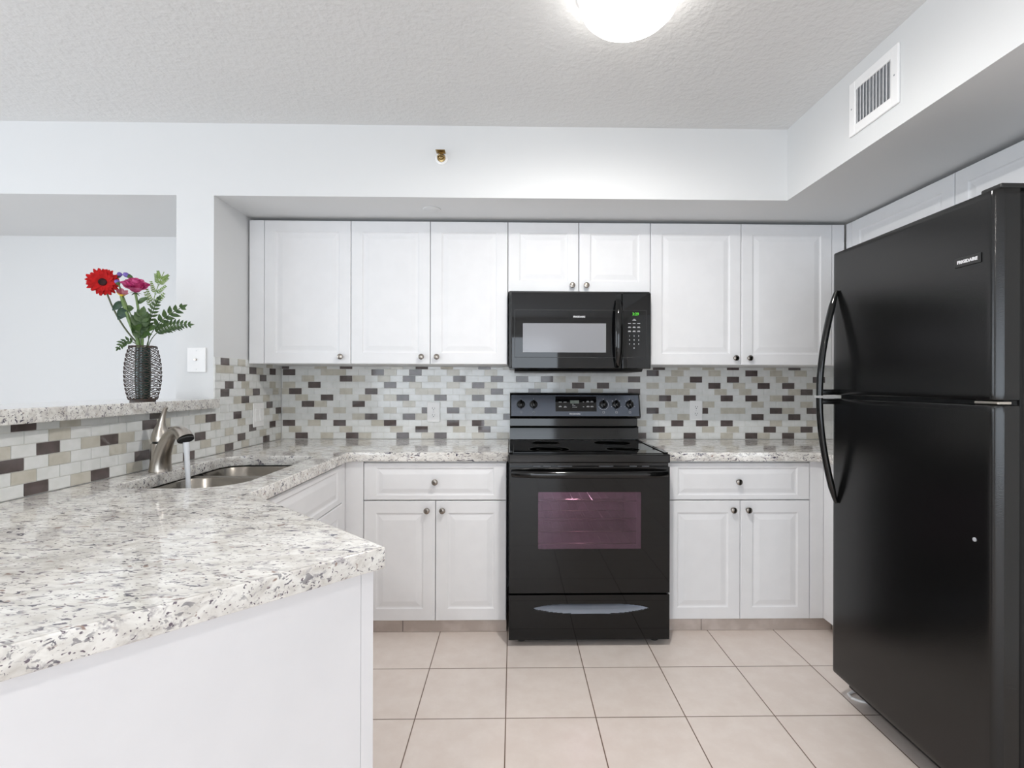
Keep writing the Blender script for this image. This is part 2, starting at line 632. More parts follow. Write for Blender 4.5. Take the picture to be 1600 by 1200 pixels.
# ------------------------------------------------------------------ backsplash
HU, RZ = 0.038875, 0.0391              # half a tile along, one course up
BACK = {
 0: 'D2 B6 D10 B12 D18 B22 D24 B30 B34 D56 B60 D64 B70 D74 B76 D80 B84',
 1: 'B1 B9 B17 D21 B27 D31 D59 B67 B71 D77 B81 D83',
 2: 'B-2 D0 B4 D8 B14 D16 D26 D30 B32 B56 D62 D66 D70 B78 B84',
 3: 'D5 B11 D13 D19 B21 D35 B59 B63 D75 D81',
 4: 'B0 B8 B16 D22 D26 B30 D32 D58 D66 B70 B72 D78 B80 D84',
 5: 'D3 B5 D11 B19 B27 B33 B61 B67 B75 B83',
 6: 'D-2 B2 D6 B12 B16 D18 D24 D30 B58 D60 D64 D70 D74 B78 D80',
 7: 'B-1 D1 B9 D13 B21 B23 B29 B31 D33 D39 B45 B49 D55 B61 B63 B69 B73 B81 D83',
 8: 'B0 D4 D16 B20 B26 D30 B32 B40 D46 D50 B58 B64 D68 B72 D76 D80 B84',
 9: 'B3 D9 B11 B15 D19 B23 D27 D33 D37 D41 B43 B47 B53 D55 B61 D65 D71 B75 B79 D85',
 10: 'D0 B6 B8 D14 B16 D20 B26 B32 D58 B62 B68 D74 B78 B82',
 11: 'D-1 B5 D9 B17 D21 B25 D31 B35 D59 B63 B67 D71 B77 D81'}
BACK[0] = 'D-2 ' + BACK[0]
LEFT = {
 0: 'B2 D6 B12 D16 B18 D24 B32 D36 B38 D42 B46', 1: 'B7 D13 B21 B27 D31 B43', 2: 'D4 D10 B16 D22 B30 B34 B40 D44',
 3: 'B3 B13 B19 D27 B33 D35 B37 D41 B45', 4: 'D2 B6 D14 D20 B22 B28 D30 B40 D46', 5: 'D5 B11 D29 B39 D43',
 6: 'B6 D12 B14', 7: 'B3 D9 B11 D17', 8: 'B4 B12 D16', 9: 'D7 D13', 10: 'D4 B8 D10 B16 B18', 11: 'B5 B13 D17'}


def parse(s):
    return {int(e[1:]): e[0] for e in s.split()}


def tiles(mb, start, end, zmax, rows, pos, nrm, sgn):
    """pos(s, z): point on the wall at run s; tiles stand 2 mm proud of the grout with slightly uneven faces"""
    g = 0.0011
    rnd = random.Random(3)
    for r in range(12):
        kinds = parse(rows[r])
        z0, z1 = CT + 0.002 + r * RZ + g, CT + 0.002 + (r + 1) * RZ - g
        if z1 > zmax(0):
            pass
        k = -2 if r % 2 == 0 else -3
        while True:
            a, b_ = (k * HU + g), ((k + 2) * HU - g)
            key = k if sgn > 0 else k + 2
            k += 2
            if a > end:
                break
            a, b_ = max(a, start), min(b_, end)
            if b_ - a < 0.006:
                continue
            zt = min(z1, zmax((a + b_) / 2))
            if zt - z0 < 0.004:
                continue
            c = {'D': 2, 'B': 1}.get(kinds.get(key), 0)
            j = [rnd.uniform(-.00022, .00022) for _ in range(3)]
            vs_ = []
            for s_, z_ in ((a, z0), (b_, z0), (b_, zt), (a, zt)):
                t = .0022 + j[0] + (j[1] if s_ == a else -j[1]) + (j[2] if z_ == z0 else -j[2])
                vs_.append(pos(s_, z_) + nrm(s_) * t)
            for s_, z_ in ((a, z0), (b_, z0), (b_, zt), (a, zt)):
                vs_.append(pos(s_, z_))
            mb.add(vs_, [(0, 1, 2, 3), (0, 4, 5, 1), (1, 5, 6, 2), (2, 6, 7, 3), (3, 7, 4, 0)], c)


BS0 = -1.419
mb = MB()
mb.box(XL + .006, 2.14, YB - .0041, YB - .0001, CT + .0005, 1.372, mi=3)
tiles(mb, XL + .006 - BS0, 2.13 - BS0, lambda s: 1.370, BACK,
      lambda s, z: Vector((BS0 + s, YB - .004, z)), lambda s: Vector((0, -1, 0)), 1)
o = mb.build('tile_backsplash', [M['tile_white'], M['tile_beige'], M['tile_dark'], M['grout']], fix=False)
tag(o, 'mosaic glass tile backsplash on back wall behind the black range', 'backsplash')


def left_pos(s, z):
    y = YB - s
    return Vector((wall_x(y), y, z))


def left_nrm(s):
    return Vector((1, 0, 0)) if YB - s >= YS else Vector((1, -0.0357, 0)).normalized()


SEND = YB - 0.47


def left_zmax(s):
    return 1.3905 if s < YB - YS else 1.1445


mb = MB()
mb.prism([(XL - .0039, YB - .0045), (XL, YB - .0045), (XL, YS), (XL - .0039, YS)], CT + .0005, 1.392, 'z', mi=3)
mb.prism([(XL - .0039, YS), (XL, YS), (wall_x(.47), .47), (wall_x(.47) - .0039, .47)], CT + .0005, 1.1455, 'z', mi=3)
tiles(mb, 0.006, YB - YS, lambda s: 1.3905, LEFT, left_pos, left_nrm, -1)
L2 = {r: LEFT[r] for r in LEFT}
tiles(mb, YB - YS, SEND, lambda s: 1.1445, L2, left_pos, left_nrm, -1)
o = mb.build('tile_backsplash', [M['tile_white'], M['tile_beige'], M['tile_dark'], M['grout']], fix=False)
tag(o, 'mosaic glass tile backsplash on side wall behind the sink faucet', 'backsplash')


# ------------------------------------------------------------------ cabinet helpers
def panel(mb, o, u, n, w_, h_, t=0.019, fx=0.06, fz=0.06, ramp=0.022):
    """routed raised-panel door: o lower corner on the front plane, u width direction, n outward normal"""
    o, u, n = Vector(o), Vector(u), Vector(n)
    z = Vector((0, 0, 1))
    loops = [(0, 0, -t), (0, 0, -.004), (.0012, .0012, -.0012), (.004, .004, 0), (fx, fz, 0), (fx + .004, fz + .004, -.0035),
             (fx + .008, fz + .008, -.0050), (fx + .013, fz + .013, -.0050), (fx + .013 + ramp, fz + .013 + ramp, -.0008),
             (fx + .016 + ramp, fz + .016 + ramp, -.0004)]
    vs_ = []
    for a, b_, c in loops:
        for x, y in ((a, b_), (w_ - a, b_), (w_ - a, h_ - b_), (a, h_ - b_)):
            vs_.append(o + u * x + z * y + n * c)
    fs = []
    for i in range(len(loops) - 1):
        for k in range(4):
            fs.append((i * 4 + k, i * 4 + (k + 1) % 4, (i + 1) * 4 + (k + 1) % 4, (i + 1) * 4 + k))
    fs.append((0, 1, 2, 3))
    e = (len(loops) - 1) * 4
    fs.append((e, e + 1, e + 2, e + 3))
    mb.add(vs_, fs)
    return mb


def knob(parent, p, n):
    mb = MB()
    mb.lathe([(.009, 0), (.0085, .002), (.0055, .006), (.0055, .011), (.012, .015), (.0155, .019), (.0158, .022), (.014, .0255), (.008, .0275), (.0001, .028)],
             p, n, 20)
    k = mb.build('knob', M['knob'], parent)
    return k


FN = (0, -1, 0)


def door(parent, x0, x1, z0, z1, yf, kx=None, kz=None, name='door', fx=.06, fz=.06, ramp=.022):
    g = .0014
    d = panel(MB(), (x0 + g, yf, z0), (1, 0, 0), FN, x1 - x0 - 2 * g, z1 - z0, fx=fx, fz=fz, ramp=ramp).build(name, M['cab'], parent)
    if kx is not None:
        knob(d, (kx, yf, kz), FN)
    return d


def carcass(mb, x0, x1, y0, y1, z0, z1, t=.016, top=True):
    """open-fronted box from boards (front at y0)"""
    mb.box(x0, x0 + t, y0, y1, z0, z1).box(x1 - t, x1, y0, y1, z0, z1)
    mb.box(x0 + t, x1 - t, y0, y1, z0, z0 + t)
    mb.box(x0 + t, x1 - t, y1 - t, y1, z0 + t, z1)
    if top:
        mb.box(x0 + t, x1 - t, y0, y1 - t, z1 - t, z1)
    return mb


# upper cabinets ------------------------------------------------------------
YU = 2.79
UB, UT = 1.372, 2.147


def upper(label, x0, x1, z0, doors, filler=None):
    t = thing('upper_cabinet', label, 'cabinet', ((x0 + x1) / 2, YU + .2, z0), 'white upper cabinets on the back wall')
    a, b_ = x0, x1
    carcass(MB(), x0 + .001, x1 - .001, YU + .0195, YB - .001, z0 + .002, UT - .004).build('carcass', M['carcass'], t)
    for d0, d1, kx, kz in doors:
        door(t, d0, d1, z0, UT, YU, kx, kz)
    if filler:
        MB().box(filler[0] + .0008, filler[1] - .0008, YU + .002, YU + .0193, z0, UT, .001).build('filler_strip', M['cab'], t)
    return t


upper('white single-door upper cabinet in the left corner beside the wall stub', -1.425, -.8785, UB, [(-1.345, -.878, -.929, 1.410)], (-1.425, -1.345))
upper('white two-door upper cabinet between corner cabinet and black microwave', -.8775, -.0275, UB, [(-.878, -.449, -.494, 1.411), (-.449, -.027, -.411, 1.411)])
upper('short white two-door cabinet directly above the black microwave', -.0265, .7525, 1.766, [(-.027, .3595, .323, 1.802), (.3595, .753, .400, 1.802)])
upper('white two-door upper cabinet right of microwave, nearest the refrigerator', .7535, 1.835, UB, [(.753, 1.2535, 1.219, 1.410), (1.2535, 1.758, 1.296, 1.410)], (1.758, 1.827))


# cabinets on the right wall, over the refrigerator
def right_upper(label, y0, y1):
    t = thing('upper_cabinet', label, 'cabinet', (2.0, (y0 + y1) / 2, 1.84), 'white cabinets above the refrigerator')
    t_ = .016
    mb = MB()
    mb.box(1.853, XR - .002, y0 + .001, y0 + t_, 1.84, UT - .004).box(1.853, XR - .002, y1 - t_, y1 - .001, 1.84, UT - .004)
    mb.box(1.853, XR - .002, y0 + t_, y1 - t_, 1.84, 1.856).box(1.853, XR - .002, y0 + t_, y1 - t_, UT - .02, UT - .004)
    mb.build('carcass', M['carcass'], t)
    panel(MB(), (1.832, y1 - .0014, 1.838), (0, -1, 0), (-1, 0, 0), y1 - y0 - .0028, UT - 1.838, fx=.06, fz=.06).build('door', M['cab'], t)
    return t


t = right_upper('white cabinet door section on right wall above the far half of the refrigerator', 2.096, 2.74)
MB().box(1.834, 1.853, 2.7414, 2.787, 1.838, UT, .001).build('filler_strip', M['cab'], t)
right_upper('white cabinet door section on right wall above the near half of the refrigerator', 1.43, 2.094)

# base cabinets --------------------------------------------------------------
YD = 2.585


def base(label, x0, x1, mid, filler=None):
    t = thing('base_cabinet', label, 'cabinet', ((x0 + x1) / 2, YD + .3, 0), 'white base cabinets under the back counter')
    carcass(MB(), x0 + .001, (filler[1] if filler and filler[1] > x1 else x1) - .001, YD + .0195, YB - .006, .09, CB - .001).build('carcass', M['carcass'], t)
    d = door(t, x0, x1, .679, .866, YD, (x0 + x1) / 2 + .0, .772, 'drawer', .062, .024, .018)
    door(t, x0, mid, .072, .6745, YD, mid - .041, .629)
    door(t, mid, x1, .072, .6745, YD, mid + .036, .629)
    k = MB().box(x0 - .06 if x0 < 0 else x0, (1.649 if filler is None and x1 > 1 else x1), 2.617, 2.635, .001, .07, .001)
    return t, k


t, k = base('white base cabinet left of the range, with one drawer and two doors', -.748, -.029, -.387)
k.box(-.5565, -.5545, 2.6160, 2.618, .003, .069, mi=1)
k.build('toe_kick', [M['kick'], M['slot']], t)
MB().box(-.8405, -.7495, YD + .003, YD + .0185, .072, .8745, .001).build('filler_strip', M['cab'], t)
t, k = base('white base cabinet right of the range, with one drawer and two doors', .776, 1.517, 1.160)
k.box(.971, .973, 2.6160, 2.618, .003, .069, mi=1)
k.build('toe_kick', [M['kick'], M['slot']], t)
MB().box(1.5185, 1.588, YD + .003, YD + .0185, .072, .8745, .001).build('filler_strip', M['cab'], t)

# blind return cabinet behind the refrigerator
t = thing('base_cabinet', 'white blank-sided base cabinet tucked behind the refrigerator at the right corner', 'cabinet', (1.85, 2.4, 0))
MB().box(1.590, 1.606, 2.10, YD + .018, .072, CB - .001, .001).build('side_panel', M['cab'], t)
mb = MB().box(1.607, XR - .005, 2.10, 2.116, .09, CB - .001).box(1.607, XR - .005, 2.116, YD, .09, .106)
mb.build('carcass', M['carcass'], t)
MB().box(1.65, 1.668, 2.10, 2.616, .001, .07, .001).build('toe_kick', M['kick'], t)

# sink base on the left run
XS = -.838
t = thing('base_cabinet', 'white sink cabinet with raised-panel false front, on the left run under the sink', 'cabinet', (-1.13, 2.12, 0))
mb = MB()
mb.box(-1.42, XS - .0195, 2.555, 2.571, .09, CB - .001).box(-1.42, XS - .0195, 1.655, 1.671, .09, CB - .001)
mb.box(-1.42, XS - .0195, 1.671, 2.555, .09, .106)
mb.box(XS - .0355, XS - .0195, 1.671, 2.555, .655, .685).box(XS - .0355, XS - .0195, 1.671, 2.555, .80, CB - .001)
mb.build('carcass', M['carcass'], t)
panel(MB(), (XS, 1.70, .679), (0, 1, 0), (1, 0, 0), .835, .187, fx=.062, fz=.026, ramp=.018).build('false_front', M['cab'], t)
for y0, y1, ky in ((1.70, 2.1165, 2.08), (2.1185, 2.535, 2.155)):
    d = panel(MB(), (XS, y0, .072), (0, 1, 0), (1, 0, 0), y1 - y0, .6025).build('door', M['cab'], t)
    knob(d, (XS, ky, .629), (1, 0, 0))
MB().box(XS - .0185, XS - .002, 2.5365, YD + .001, .072, .8745, .001).build('filler_strip', M['cab'], t)
MB().box(-.93, -.912, 1.70, 2.60, .001, .07, .001).build('toe_kick', M['kick'], t)

# peninsula, turned 45 degrees
PC = Vector((-.267, 1.083))
E1 = Vector((-.696, -.718)).normalized()
E2 = Vector((-E1.y, E1.x)) if (-E1.y * -.719 + E1.x * .696) > 0 else Vector((E1.y, -E1.x))


def pen(a, b_):
    q = PC + E1 * a + E2 * b_
    return (q.x, q.y)


def pbox(mb, a0, a1, b0, b1, z0, z1):
    return mb.prism([pen(a0, b0), pen(a1, b0), pen(a1, b1), pen(a0, b1)], z0, z1, 'z')


t = thing('peninsula_cabinet', 'white peninsula cabinet with plain back panel under the nearest granite counter', 'cabinet', (*pen(.6, .35), 0))
pbox(MB(), .0465, 1.28, .018, .030, 0, CB - .001).build('back_panel', M['panel'], t)
pbox(MB(), .018, .0455, .0178, .60, 0, CB - .001).build('end_panel', M['panel'], t)
mb = MB()
pbox(mb, .0465, .84, .5985, .615, .09, CB - .001)
pbox(mb, .0465, .84, .031, .598, .09, .106)
pbox(mb, 1.262, 1.28, .031, .30, .09, CB - .001)
mb.build('carcass', M['carcass'], t)

# ------------------------------------------------------------------ granite
A, B = (-.818, 2.565), (-.8215, 1.619)
cpt = [(XL + .0025, YB - .007), (-.0225, YB - .007), (-.0225, 2.565), A, B, tuple(PC), pen(1.30, 0), pen(1.30, .42),
       (wall_x(.56) + .0035, .56), (wall_x(1.5) + .0035, 1.5), (XL + .0035, YS)]
cpt = rounded(cpt, [0, 0, 0, .03, .02, .003, .01, 0, 0, 0, 0], 6)
sink_hole = rounded([(-1.335, 1.690), (-.925, 1.690), (-.925, 2.445), (-1.335, 2.445)], [.09, .15, .07, .09], 10)
o = slab('countertop', [cpt, sink_hole[::-1]], CB, CT, M['granite'], .004)
tag(o, 'large speckled granite countertop running from range round to the peninsula with sink cut-out', 'countertop')
rpt = rounded([(.7665, YB - .007), (.7665, 2.565), (1.555, 2.565), (1.555, 2.10), (XR - .004, 2.10), (XR - .004, YB - .007)],
              [0, 0, .02, 0, 0, 0], 6)
o = slab('countertop', [rpt], CB, CT, M['granite'], .004)
tag(o, 'short speckled granite countertop between the range and the refrigerator', 'countertop')
lp = rounded([(-1.400, .47), (-1.400, 2.4785), (-1.76, 2.4785), (-1.76, .47)], [.01, .008, .01, .01], 4)
o = slab('bar_ledge', [lp], 1.1465, 1.1915, M['granite'], .004)
tag(o, 'raised granite bar ledge on the knee wall, carrying the flower vase', 'ledge')

# ------------------------------------------------------------------ sink
t = thing('kitchen_sink', 'undermount double-bowl stainless steel sink set in the granite counter', 'sink', (-1.13, 2.07, .66))


def bowl(x0, x1, y0, y1, depth, r):
    mb = MB()
    seg = 8

    def loop(ins, z):
        return [(p[0], p[1], z) for p in rounded([(x0 + ins, y0 + ins), (x1 - ins, y0 + ins), (x1 - ins, y1 - ins), (x0 + ins, y1 - ins)], max(r - ins * .4, .02), seg)]
    zt = CB - .0015
    levels = [(-.006, zt), (0, zt - .001), (.003, zt - .006), (.010, zt - depth + .05), (.016, zt - depth + .025), (.032, zt - depth + .008), (.055, zt - depth), (.11, zt - depth - .004)]
    ls = [loop(i, z) for i, z in levels]
    n = len(ls[0])
    vs_ = [p for l in ls for p in l]
    fs = [(i * n + k, i * n + (k + 1) % n, (i + 1) * n + (k + 1) % n, (i + 1) * n + k) for i in range(len(ls) - 1) for k in range(n)]
    fs.append([(len(ls) - 1) * n + k for k in range(n)])
    mb.add(vs_, fs, 0, True)
    o_ = mb.build('bowl', M['steel'], t, sharp=60)
    md = o_.modifiers.new('thickness', 'SOLIDIFY')
    md.thickness = .0012
    md.offset = -1
    d = MB().lathe([(.042, 0), (.042, .003), (.034, .0035), (.03, .001), (.001, .001)], ((x0 + x1) / 2, (y0 + y1) / 2, zt - depth - .0035), (0, 0, 1), 24)
    d.build('drain', M['nickel'], o_)


bowl(-1.345, -.915, 1.680, 2.155, .20, .10)
bowl(-1.345, -.915, 2.185, 2.455, .17, .10)
fl = MB()
fl.box(-1.352, -.908, 2.1615, 2.1785, CB - .006, CB - .0012, .002)
fl.build('divider', M['steel'], t)

# ------------------------------------------------------------------ faucet and running water
fb = Vector((-1.372, 2.02, CT))
t = thing('kitchen_faucet', 'brushed nickel single-lever faucet standing behind the sink, running', 'faucet', fb)
sd = Vector((.175, -.10, 0)).normalized()      # spout direction
body = MB()
pr = [(.0395, 0), (.0385, .004), (.036, .02), (.034, .05), (.0325, .08), (.031, .108), (.027, .110), (.001, .111)]
body.lathe(pr, fb + Vector((0, 0, .0005)), (0, 0, 1), 28)
body.build('body', M['nickel'], t)
sp = MB()
path = [(.0, .004), (.002, .03), (.012, .065), (.032, .10), (.058, .132), (.088, .153), (.116, .161), (.140, .159), (.160, .150), (.174, .135)]
rad = [.0385, .0355, .0315, .027, .0235, .021, .0205, .0225, .026, .0285]
sp.tube([fb + sd * a + Vector((0, 0, h)) for a, h in path], rad, 22)
sp.build('spout', M['nickel'], t, sharp=50)
tip = fb + sd * .1755 + Vector((0, 0, .1325))
ax = (sd * .010 - Vector((0, 0, .017))).normalized()
MB().lathe([(.0283, -.002), (.0272, .003), (.022, .0035), (.001, .0035)], tip, ax, 24).build('spray_face', M['slot'], t)
MB().lathe([(.027, 0), (.027, .007)], fb + Vector((0, 0, .1105)), (0, 0, 1), 24).build('collar', M['black'], t)
hd = MB()
hp = [(0, 0), (0, .012), (0, .025), (.001, .042), (.004, .062), (.009, .085), (.017, .108), (.025, .125), (.031, .133)]
hr = [.0305, .0315, .030, .0245, .017, .0115, .0085, .0075, .006]
hx = Vector((.6, -.2, 0)).normalized()
hd.tube([fb + hx * a + Vector((0, 0, .1175 + h)) for a, h in hp], hr, 20)
hd.build('handle', M['nickel'], t, sharp=50)

water = mat('running_water', (0.86, 0.89, 0.93, 1), 0.12, 0.0, IOR=1.33, Transmission_Weight=0.15)
add_bump(water, 140, 0.25, 0.002, 2, (1, 1, 0.15))
ws = MB()
w0 = tip + ax * .0045 - Vector((0, 0, .006))
pts = []
for i in range(12):
    q = i / 11
    pts.append(w0 + Vector((.020 * q, -.012 * q, -.275 * q)) + Vector((.005 * q * (1 - q), 0, 0)))
ws.tube(pts, [.0105 - .002 * math.sin(min(1, q_ / 6) * PI / 2) + .0006 * math.sin(q_ * 2.1) for q_ in range(12)], 12)
tag(ws.build('water_stream', water), 'stream of running water falling from the faucet into the sink', 'water')

# ------------------------------------------------------------------ range
RX0, RX1, RF = -.018, .762, 2.46
t = thing('electric_range', 'black freestanding electric range with glass cooktop between the base cabinets', 'stove', (.372, 2.8, 0))
MB().box(RX0 + .002, RX1 - .002, RF + .045, 3.165, .032, .895, .003).build('body', M['satin'], t)
ck = MB()
ck.box(RX0 - .002, RX1 + .002, RF + .003, 3.105, .884, .9265, .006, seg=3)
ck.build('cooktop', M['black'], t)
gl = MB().box(RX0 + .022, RX1 - .022, RF + .035, 3.085, .9267, .9285, .001)
g_o = gl.build('cooktop_glass', M['glass_black'], t)
rim = MB()
for a, b_, c, d in ((RX0, RX0 + .020, RF + .03, 3.09), (RX1 - .020, RX1, RF + .03, 3.09)):
    rim.box(a, b_, c, d, .9262, .9325, .003)
rim.build_each('side_trim', M['black'], t)
for bx, by, br in ((.19, 2.64, .105), (.57, 2.64, .085), (.19, 2.92, .08), (.57, 2.92, .105)):
    ring = MB()
    for r_ in (br, br * .62):
        ring.lathe([(r_ - .0012, 0), (r_ - .0012, .0003), (r_ + .0012, .0003), (r_ + .0012, 0)], (bx, by, .9286), (0, 0, 1), 48, smooth=False)
    ring.build('burner_ring', M['burner'], g_o)
# back guard
RB = 3.172
bgp = [(3.118, .9268), (3.100, .931), (3.108, .998), (3.104, 1.003), (3.112, 1.006), (3.135, 1.010), (3.135, 1.052), (3.062, 1.060), (3.050, 1.068), (3.049, 1.073),
       (3.083, 1.199), (3.088, 1.207), (3.100, 1.2125), (RB, 1.2125), (RB, .9268)]
bg = MB().prism(bgp, RX0 + .002, .7785 - .012, 'x').build('back_guard', M['black'], t)
PN = Vector((0, -(1.199 - 1.073), (3.083 - 3.049))).normalized()     # outward normal of the control panel
PU = Vector((0, 3.083 - 3.049, 1.199 - 1.073)).normalized()


def on_panel(x, z, out=0.0):
    q = (z - 1.073) / (1.199 - 1.073)
    return Vector((x, 3.049 + q * (3.083 - 3.049), z)) + PN * out


def pplate(mb, x0, x1, z0, z1, out0, out1, mi=0):
    p = [on_panel(x, z, o_) for o_ in (out0, out1) for x, z in ((x0, z0), (x1, z0), (x1, z1), (x0, z1))]
    mb.add(p, [(0, 3, 2, 1), (4, 5, 6, 7), (0, 1, 5, 4), (1, 2, 6, 5), (2, 3, 7, 6), (3, 0, 4, 7)], mi)
    return mb


pplate(MB(), RX0 + .010, .758, 1.0745, 1.198, .0002, .0016).build('control_panel', M['panel_black'], t)
ec = MB()
for a, b_ in ((RX0 - .001, RX0 + .0035), (.7635, .7785 - .009)):
    pass
dp = pplate(MB(), .257, .503, 1.101, 1.190, .0017, .0036)
dp_o = dp.build('display_panel', M['glass_black'], t)
pplate(MB(), .345, .399, 1.148, 1.166, .0037, .0043).build('display', M['lcd'], dp_o)
mk = MB()
for cx_, cz in ((.285, 1.156), (.315, 1.156), (.285, 1.128), (.315, 1.126), (.425, 1.157), (.452, 1.157), (.476, 1.157), (.425, 1.128), (.452, 1.128), (.476, 1.128)):
    ww = .004 if abs(cx_ - .425) < .001 else .009
    pplate(mk, cx_ - ww, cx_ + ww, cz - .0012, cz + .0012, .0037, .0041)
    if ww > .005 and cz < 1.14 or cx_ > .44:
        pplate(mk, cx_ - ww * .7, cx_ + ww * .7, cz + .0035, cz + .0055, .0037, .0041)
for i, zz in enumerate((1.142, 1.135, 1.126)):
    pplate(mk, .357, .366 + .010 * i, zz - .001, zz + .001, .0037, .0041)
mk.build_each('key_label', M['silver'], dp_o)
text('brand_mark', 'FRIGIDAIRE', .0125, on_panel(.372, 1.0868, .002), (1, 0, 0), PU, M['silver'], t, bold=.0003, wide=1.05)
for i, (kx, kz) in enumerate(((.050, 1.142), (.126, 1.142), (.545, 1.142), (.622, 1.142), (.703, 1.142))):
    kb = MB().lathe([(.0245, 0), (.0245, .004), (.0225, .009), (.0205, .0135), (.019, .0145), (.001, .0145)], on_panel(kx, kz, .0017), PN, 28)
    ko = kb.build('control_knob', M['satin'], t)
    gp = MB()
    c0 = on_panel(kx, kz, .016)
    bar = [(c0 + PU * q * .0235 + PN * (.0125 - .007 * q * q)) for q in [-1, -.8, -.5, 0, .5, .8, 1]]
    gp.tube(bar, [.004, .0068, .0078, .008, .0078, .0068, .004], 10)
    gp.build('grip', M['black'], ko)
    tk = MB()
    pplate(tk, kx - .0012, kx + .0012, kz + .0275, kz + .0345, .0017, .0022)
    for s_ in (-1, 1):
        pplate(tk, kx + s_ * .0055 - .0006, kx + s_ * .0055 + .0006, 1.091, 1.102, .0017, .0021)
    pplate(tk, kx - .0055, kx + .0055, 1.091, 1.0922, .0017, .0021)
    pplate(tk, kx - .0055, kx + .0055, 1.1008, 1.102, .0017, .0021)
    if i > 1:
        for k_ in range(0, 17):
            an = -PI * .25 - k_ * PI * (1.1 if i == 2 else 1.5) / 16
            if i > 2 and k_ % 4:
                continue
            q = on_panel(kx + .0305 * math.sin(an + PI), kz - .0305 * math.cos(an + PI) * -1 * -1, 0)
            pplate(tk, q.x - .0017, q.x + .0017, q.z - .0014, q.z + .0014, .0017, .0021)
    tk.build_each('dial_mark', M['silver'] if i > 1 else M['greymark'], t)
# vent strip, door, handle, drawer
vt = MB().box(RX0 + .003, RX1 - .003, RF + .022, RF + .06, .848, .8835)
vt.build('vent_trim', M['black'], t)
vs_m = MB()
for a in (.10, .15, .22, .42, .57, .63):
    vs_m.box(a, a + (.07 if a in (.22, .42) else .035), RF + .0195, RF + .0219, .862, .8675)
vs_m.build_each('gap_reflection', M['greymark'], t)  # grey bars paint the reflections in the gap behind the oven handle
dr = MB()
DX0, DX1, DZ0, DZ1 = RX0 + .002, RX1 - .002, .259, .866
WX0, WX1, WZ0, WZ1 = .124, .622, .470, .745
for a, b_, c, d in ((DX0, WX0, DZ0, DZ1), (WX1, DX1, DZ0, DZ1), (WX0, WX1, DZ0, WZ0), (WX0, WX1, WZ1, DZ1)):
    dr.box(a, b_, RF, RF + .04, c, d)
d_o = dr.build('oven_door', M['oven_glass'], t)
gm = bpy.data.materials.new('coated_oven_glass')
gm.use_nodes = True
nt = gm.node_tree
for n_ in list(nt.nodes):
    nt.nodes.remove(n_)
out = nt.nodes.new('ShaderNodeOutputMaterial')
mx = nt.nodes.new('ShaderNodeMixShader')
tr = nt.nodes.new('ShaderNodeBsdfTransparent')
tr.inputs[0].default_value = (0.60, 0.48, 0.56, 1)
gs = nt.nodes.new('ShaderNodeBsdfGlossy')
gs.inputs['Color'].default_value = (0.42, 0.33, 0.39, 1)
gs.inputs['Roughness'].default_value = 0.06
nz = nt.nodes.new('ShaderNodeTexNoise')
nz.inputs['Scale'].default_value = 3.0
mr = nt.nodes.new('ShaderNodeMapRange')
mr.inputs[3].default_value, mr.inputs[4].default_value = 0.13, 0.17
nt.links.new(nz.outputs['Fac'], mr.inputs[0])
nt.links.new(mr.outputs[0], mx.inputs[0])
nt.links.new(tr.outputs[0], mx.inputs[1])
nt.links.new(gs.outputs[0], mx.inputs[2])
nt.links.new(mx.outputs[0], out.inputs['Surface'])
MB().box(WX0 + .0003, WX1 - .0003, RF + .0004, RF + .0034, WZ0 + .0003, WZ1 - .0003).build('oven_window', gm, d_o)
fr = MB()
for a, b_, c, d in ((WX1 - .022, WX1 - .0005, WZ0, WZ1), (WX0, WX1 - .0225, WZ0, WZ0 + .020)):
    fr.box(a + .0005, b_, RF + .008, RF + .012, c + .0005, d - .0005)
fr.build('window_border', M['greymark'], d_o)
cav_m = noise_color(mat('oven_enamel', (0.17, 0.14, 0.17, 1), 0.35), (0.15, 0.12, 0.15, 1), (0.2, 0.165, 0.2, 1), 18)
cv = MB()
cx0, cx1, cy0, cy1, cz0, cz1 = .09, .655, RF + .047, RF + .046 + .002, .40, .78
# a shallow dark liner stands inside the body, seen through the glass
body_o = [o_ for o_ in t.children if o_.name.startswith('body')][0]
bpy.data.objects.remove(body_o)
bd = MB()
bd.box(RX0 + .002, .085, RF + .045, 3.165, .032, .895, .003).box(.66, RX1 - .002, RF + .045, 3.165, .032, .895, .003)
bd.box(.085, .66, RF + .045, 3.165, .032, .395).box(.085, .66, RF + .045, 3.165, .785, .883).box(.085, .66, 3.05, 3.165, .395, .785)
bd.build('body', M['satin'], t)
lin = MB()
lin.box(.0855, .0905, RF + .045, 3.0, .40, .78).box(.6545, .6595, RF + .045, 3.0, .40, .78)
lin.box(.091, .654, RF + .045, 3.0, .3955, .4005).box(.091, .654, RF + .045, 3.0, .7795, .7845).box(.0855, .6595, 3.0, 3.005, .3955, .7845)
lin_o = lin.build('oven_liner', cav_m, t)
for zz in (.475, .535, .60, .685):
    rk = MB()
    rk.tube([(.095, RF + .07, zz), (.65, RF + .07, zz)], .0032, 8)
    rk.tube([(.095, 2.95, zz), (.65, 2.95, zz)], .0032, 8)
    for i in range(12):
        xx = .11 + i * .048
        rk.tube([(xx, RF + .07, zz + .003), (xx, 2.95, zz + .003)], .0011, 6, mi=1)
    rk.build('oven_rack', [M['steel'], M['satin']], t)
dlamp = bpy.data.lights.new('oven_fill', 'POINT')  # fill light added inside the oven so liner and racks show
dlamp.energy, dlamp.color, dlamp.shadow_soft_size = 2.6, (1.0, .80, .86), .02
lo = bpy.data.objects.new('oven_fill', dlamp)
lo.location = (.37, 2.75, .735)
C.objects.link(lo)
hb = MB()
hp_ = []
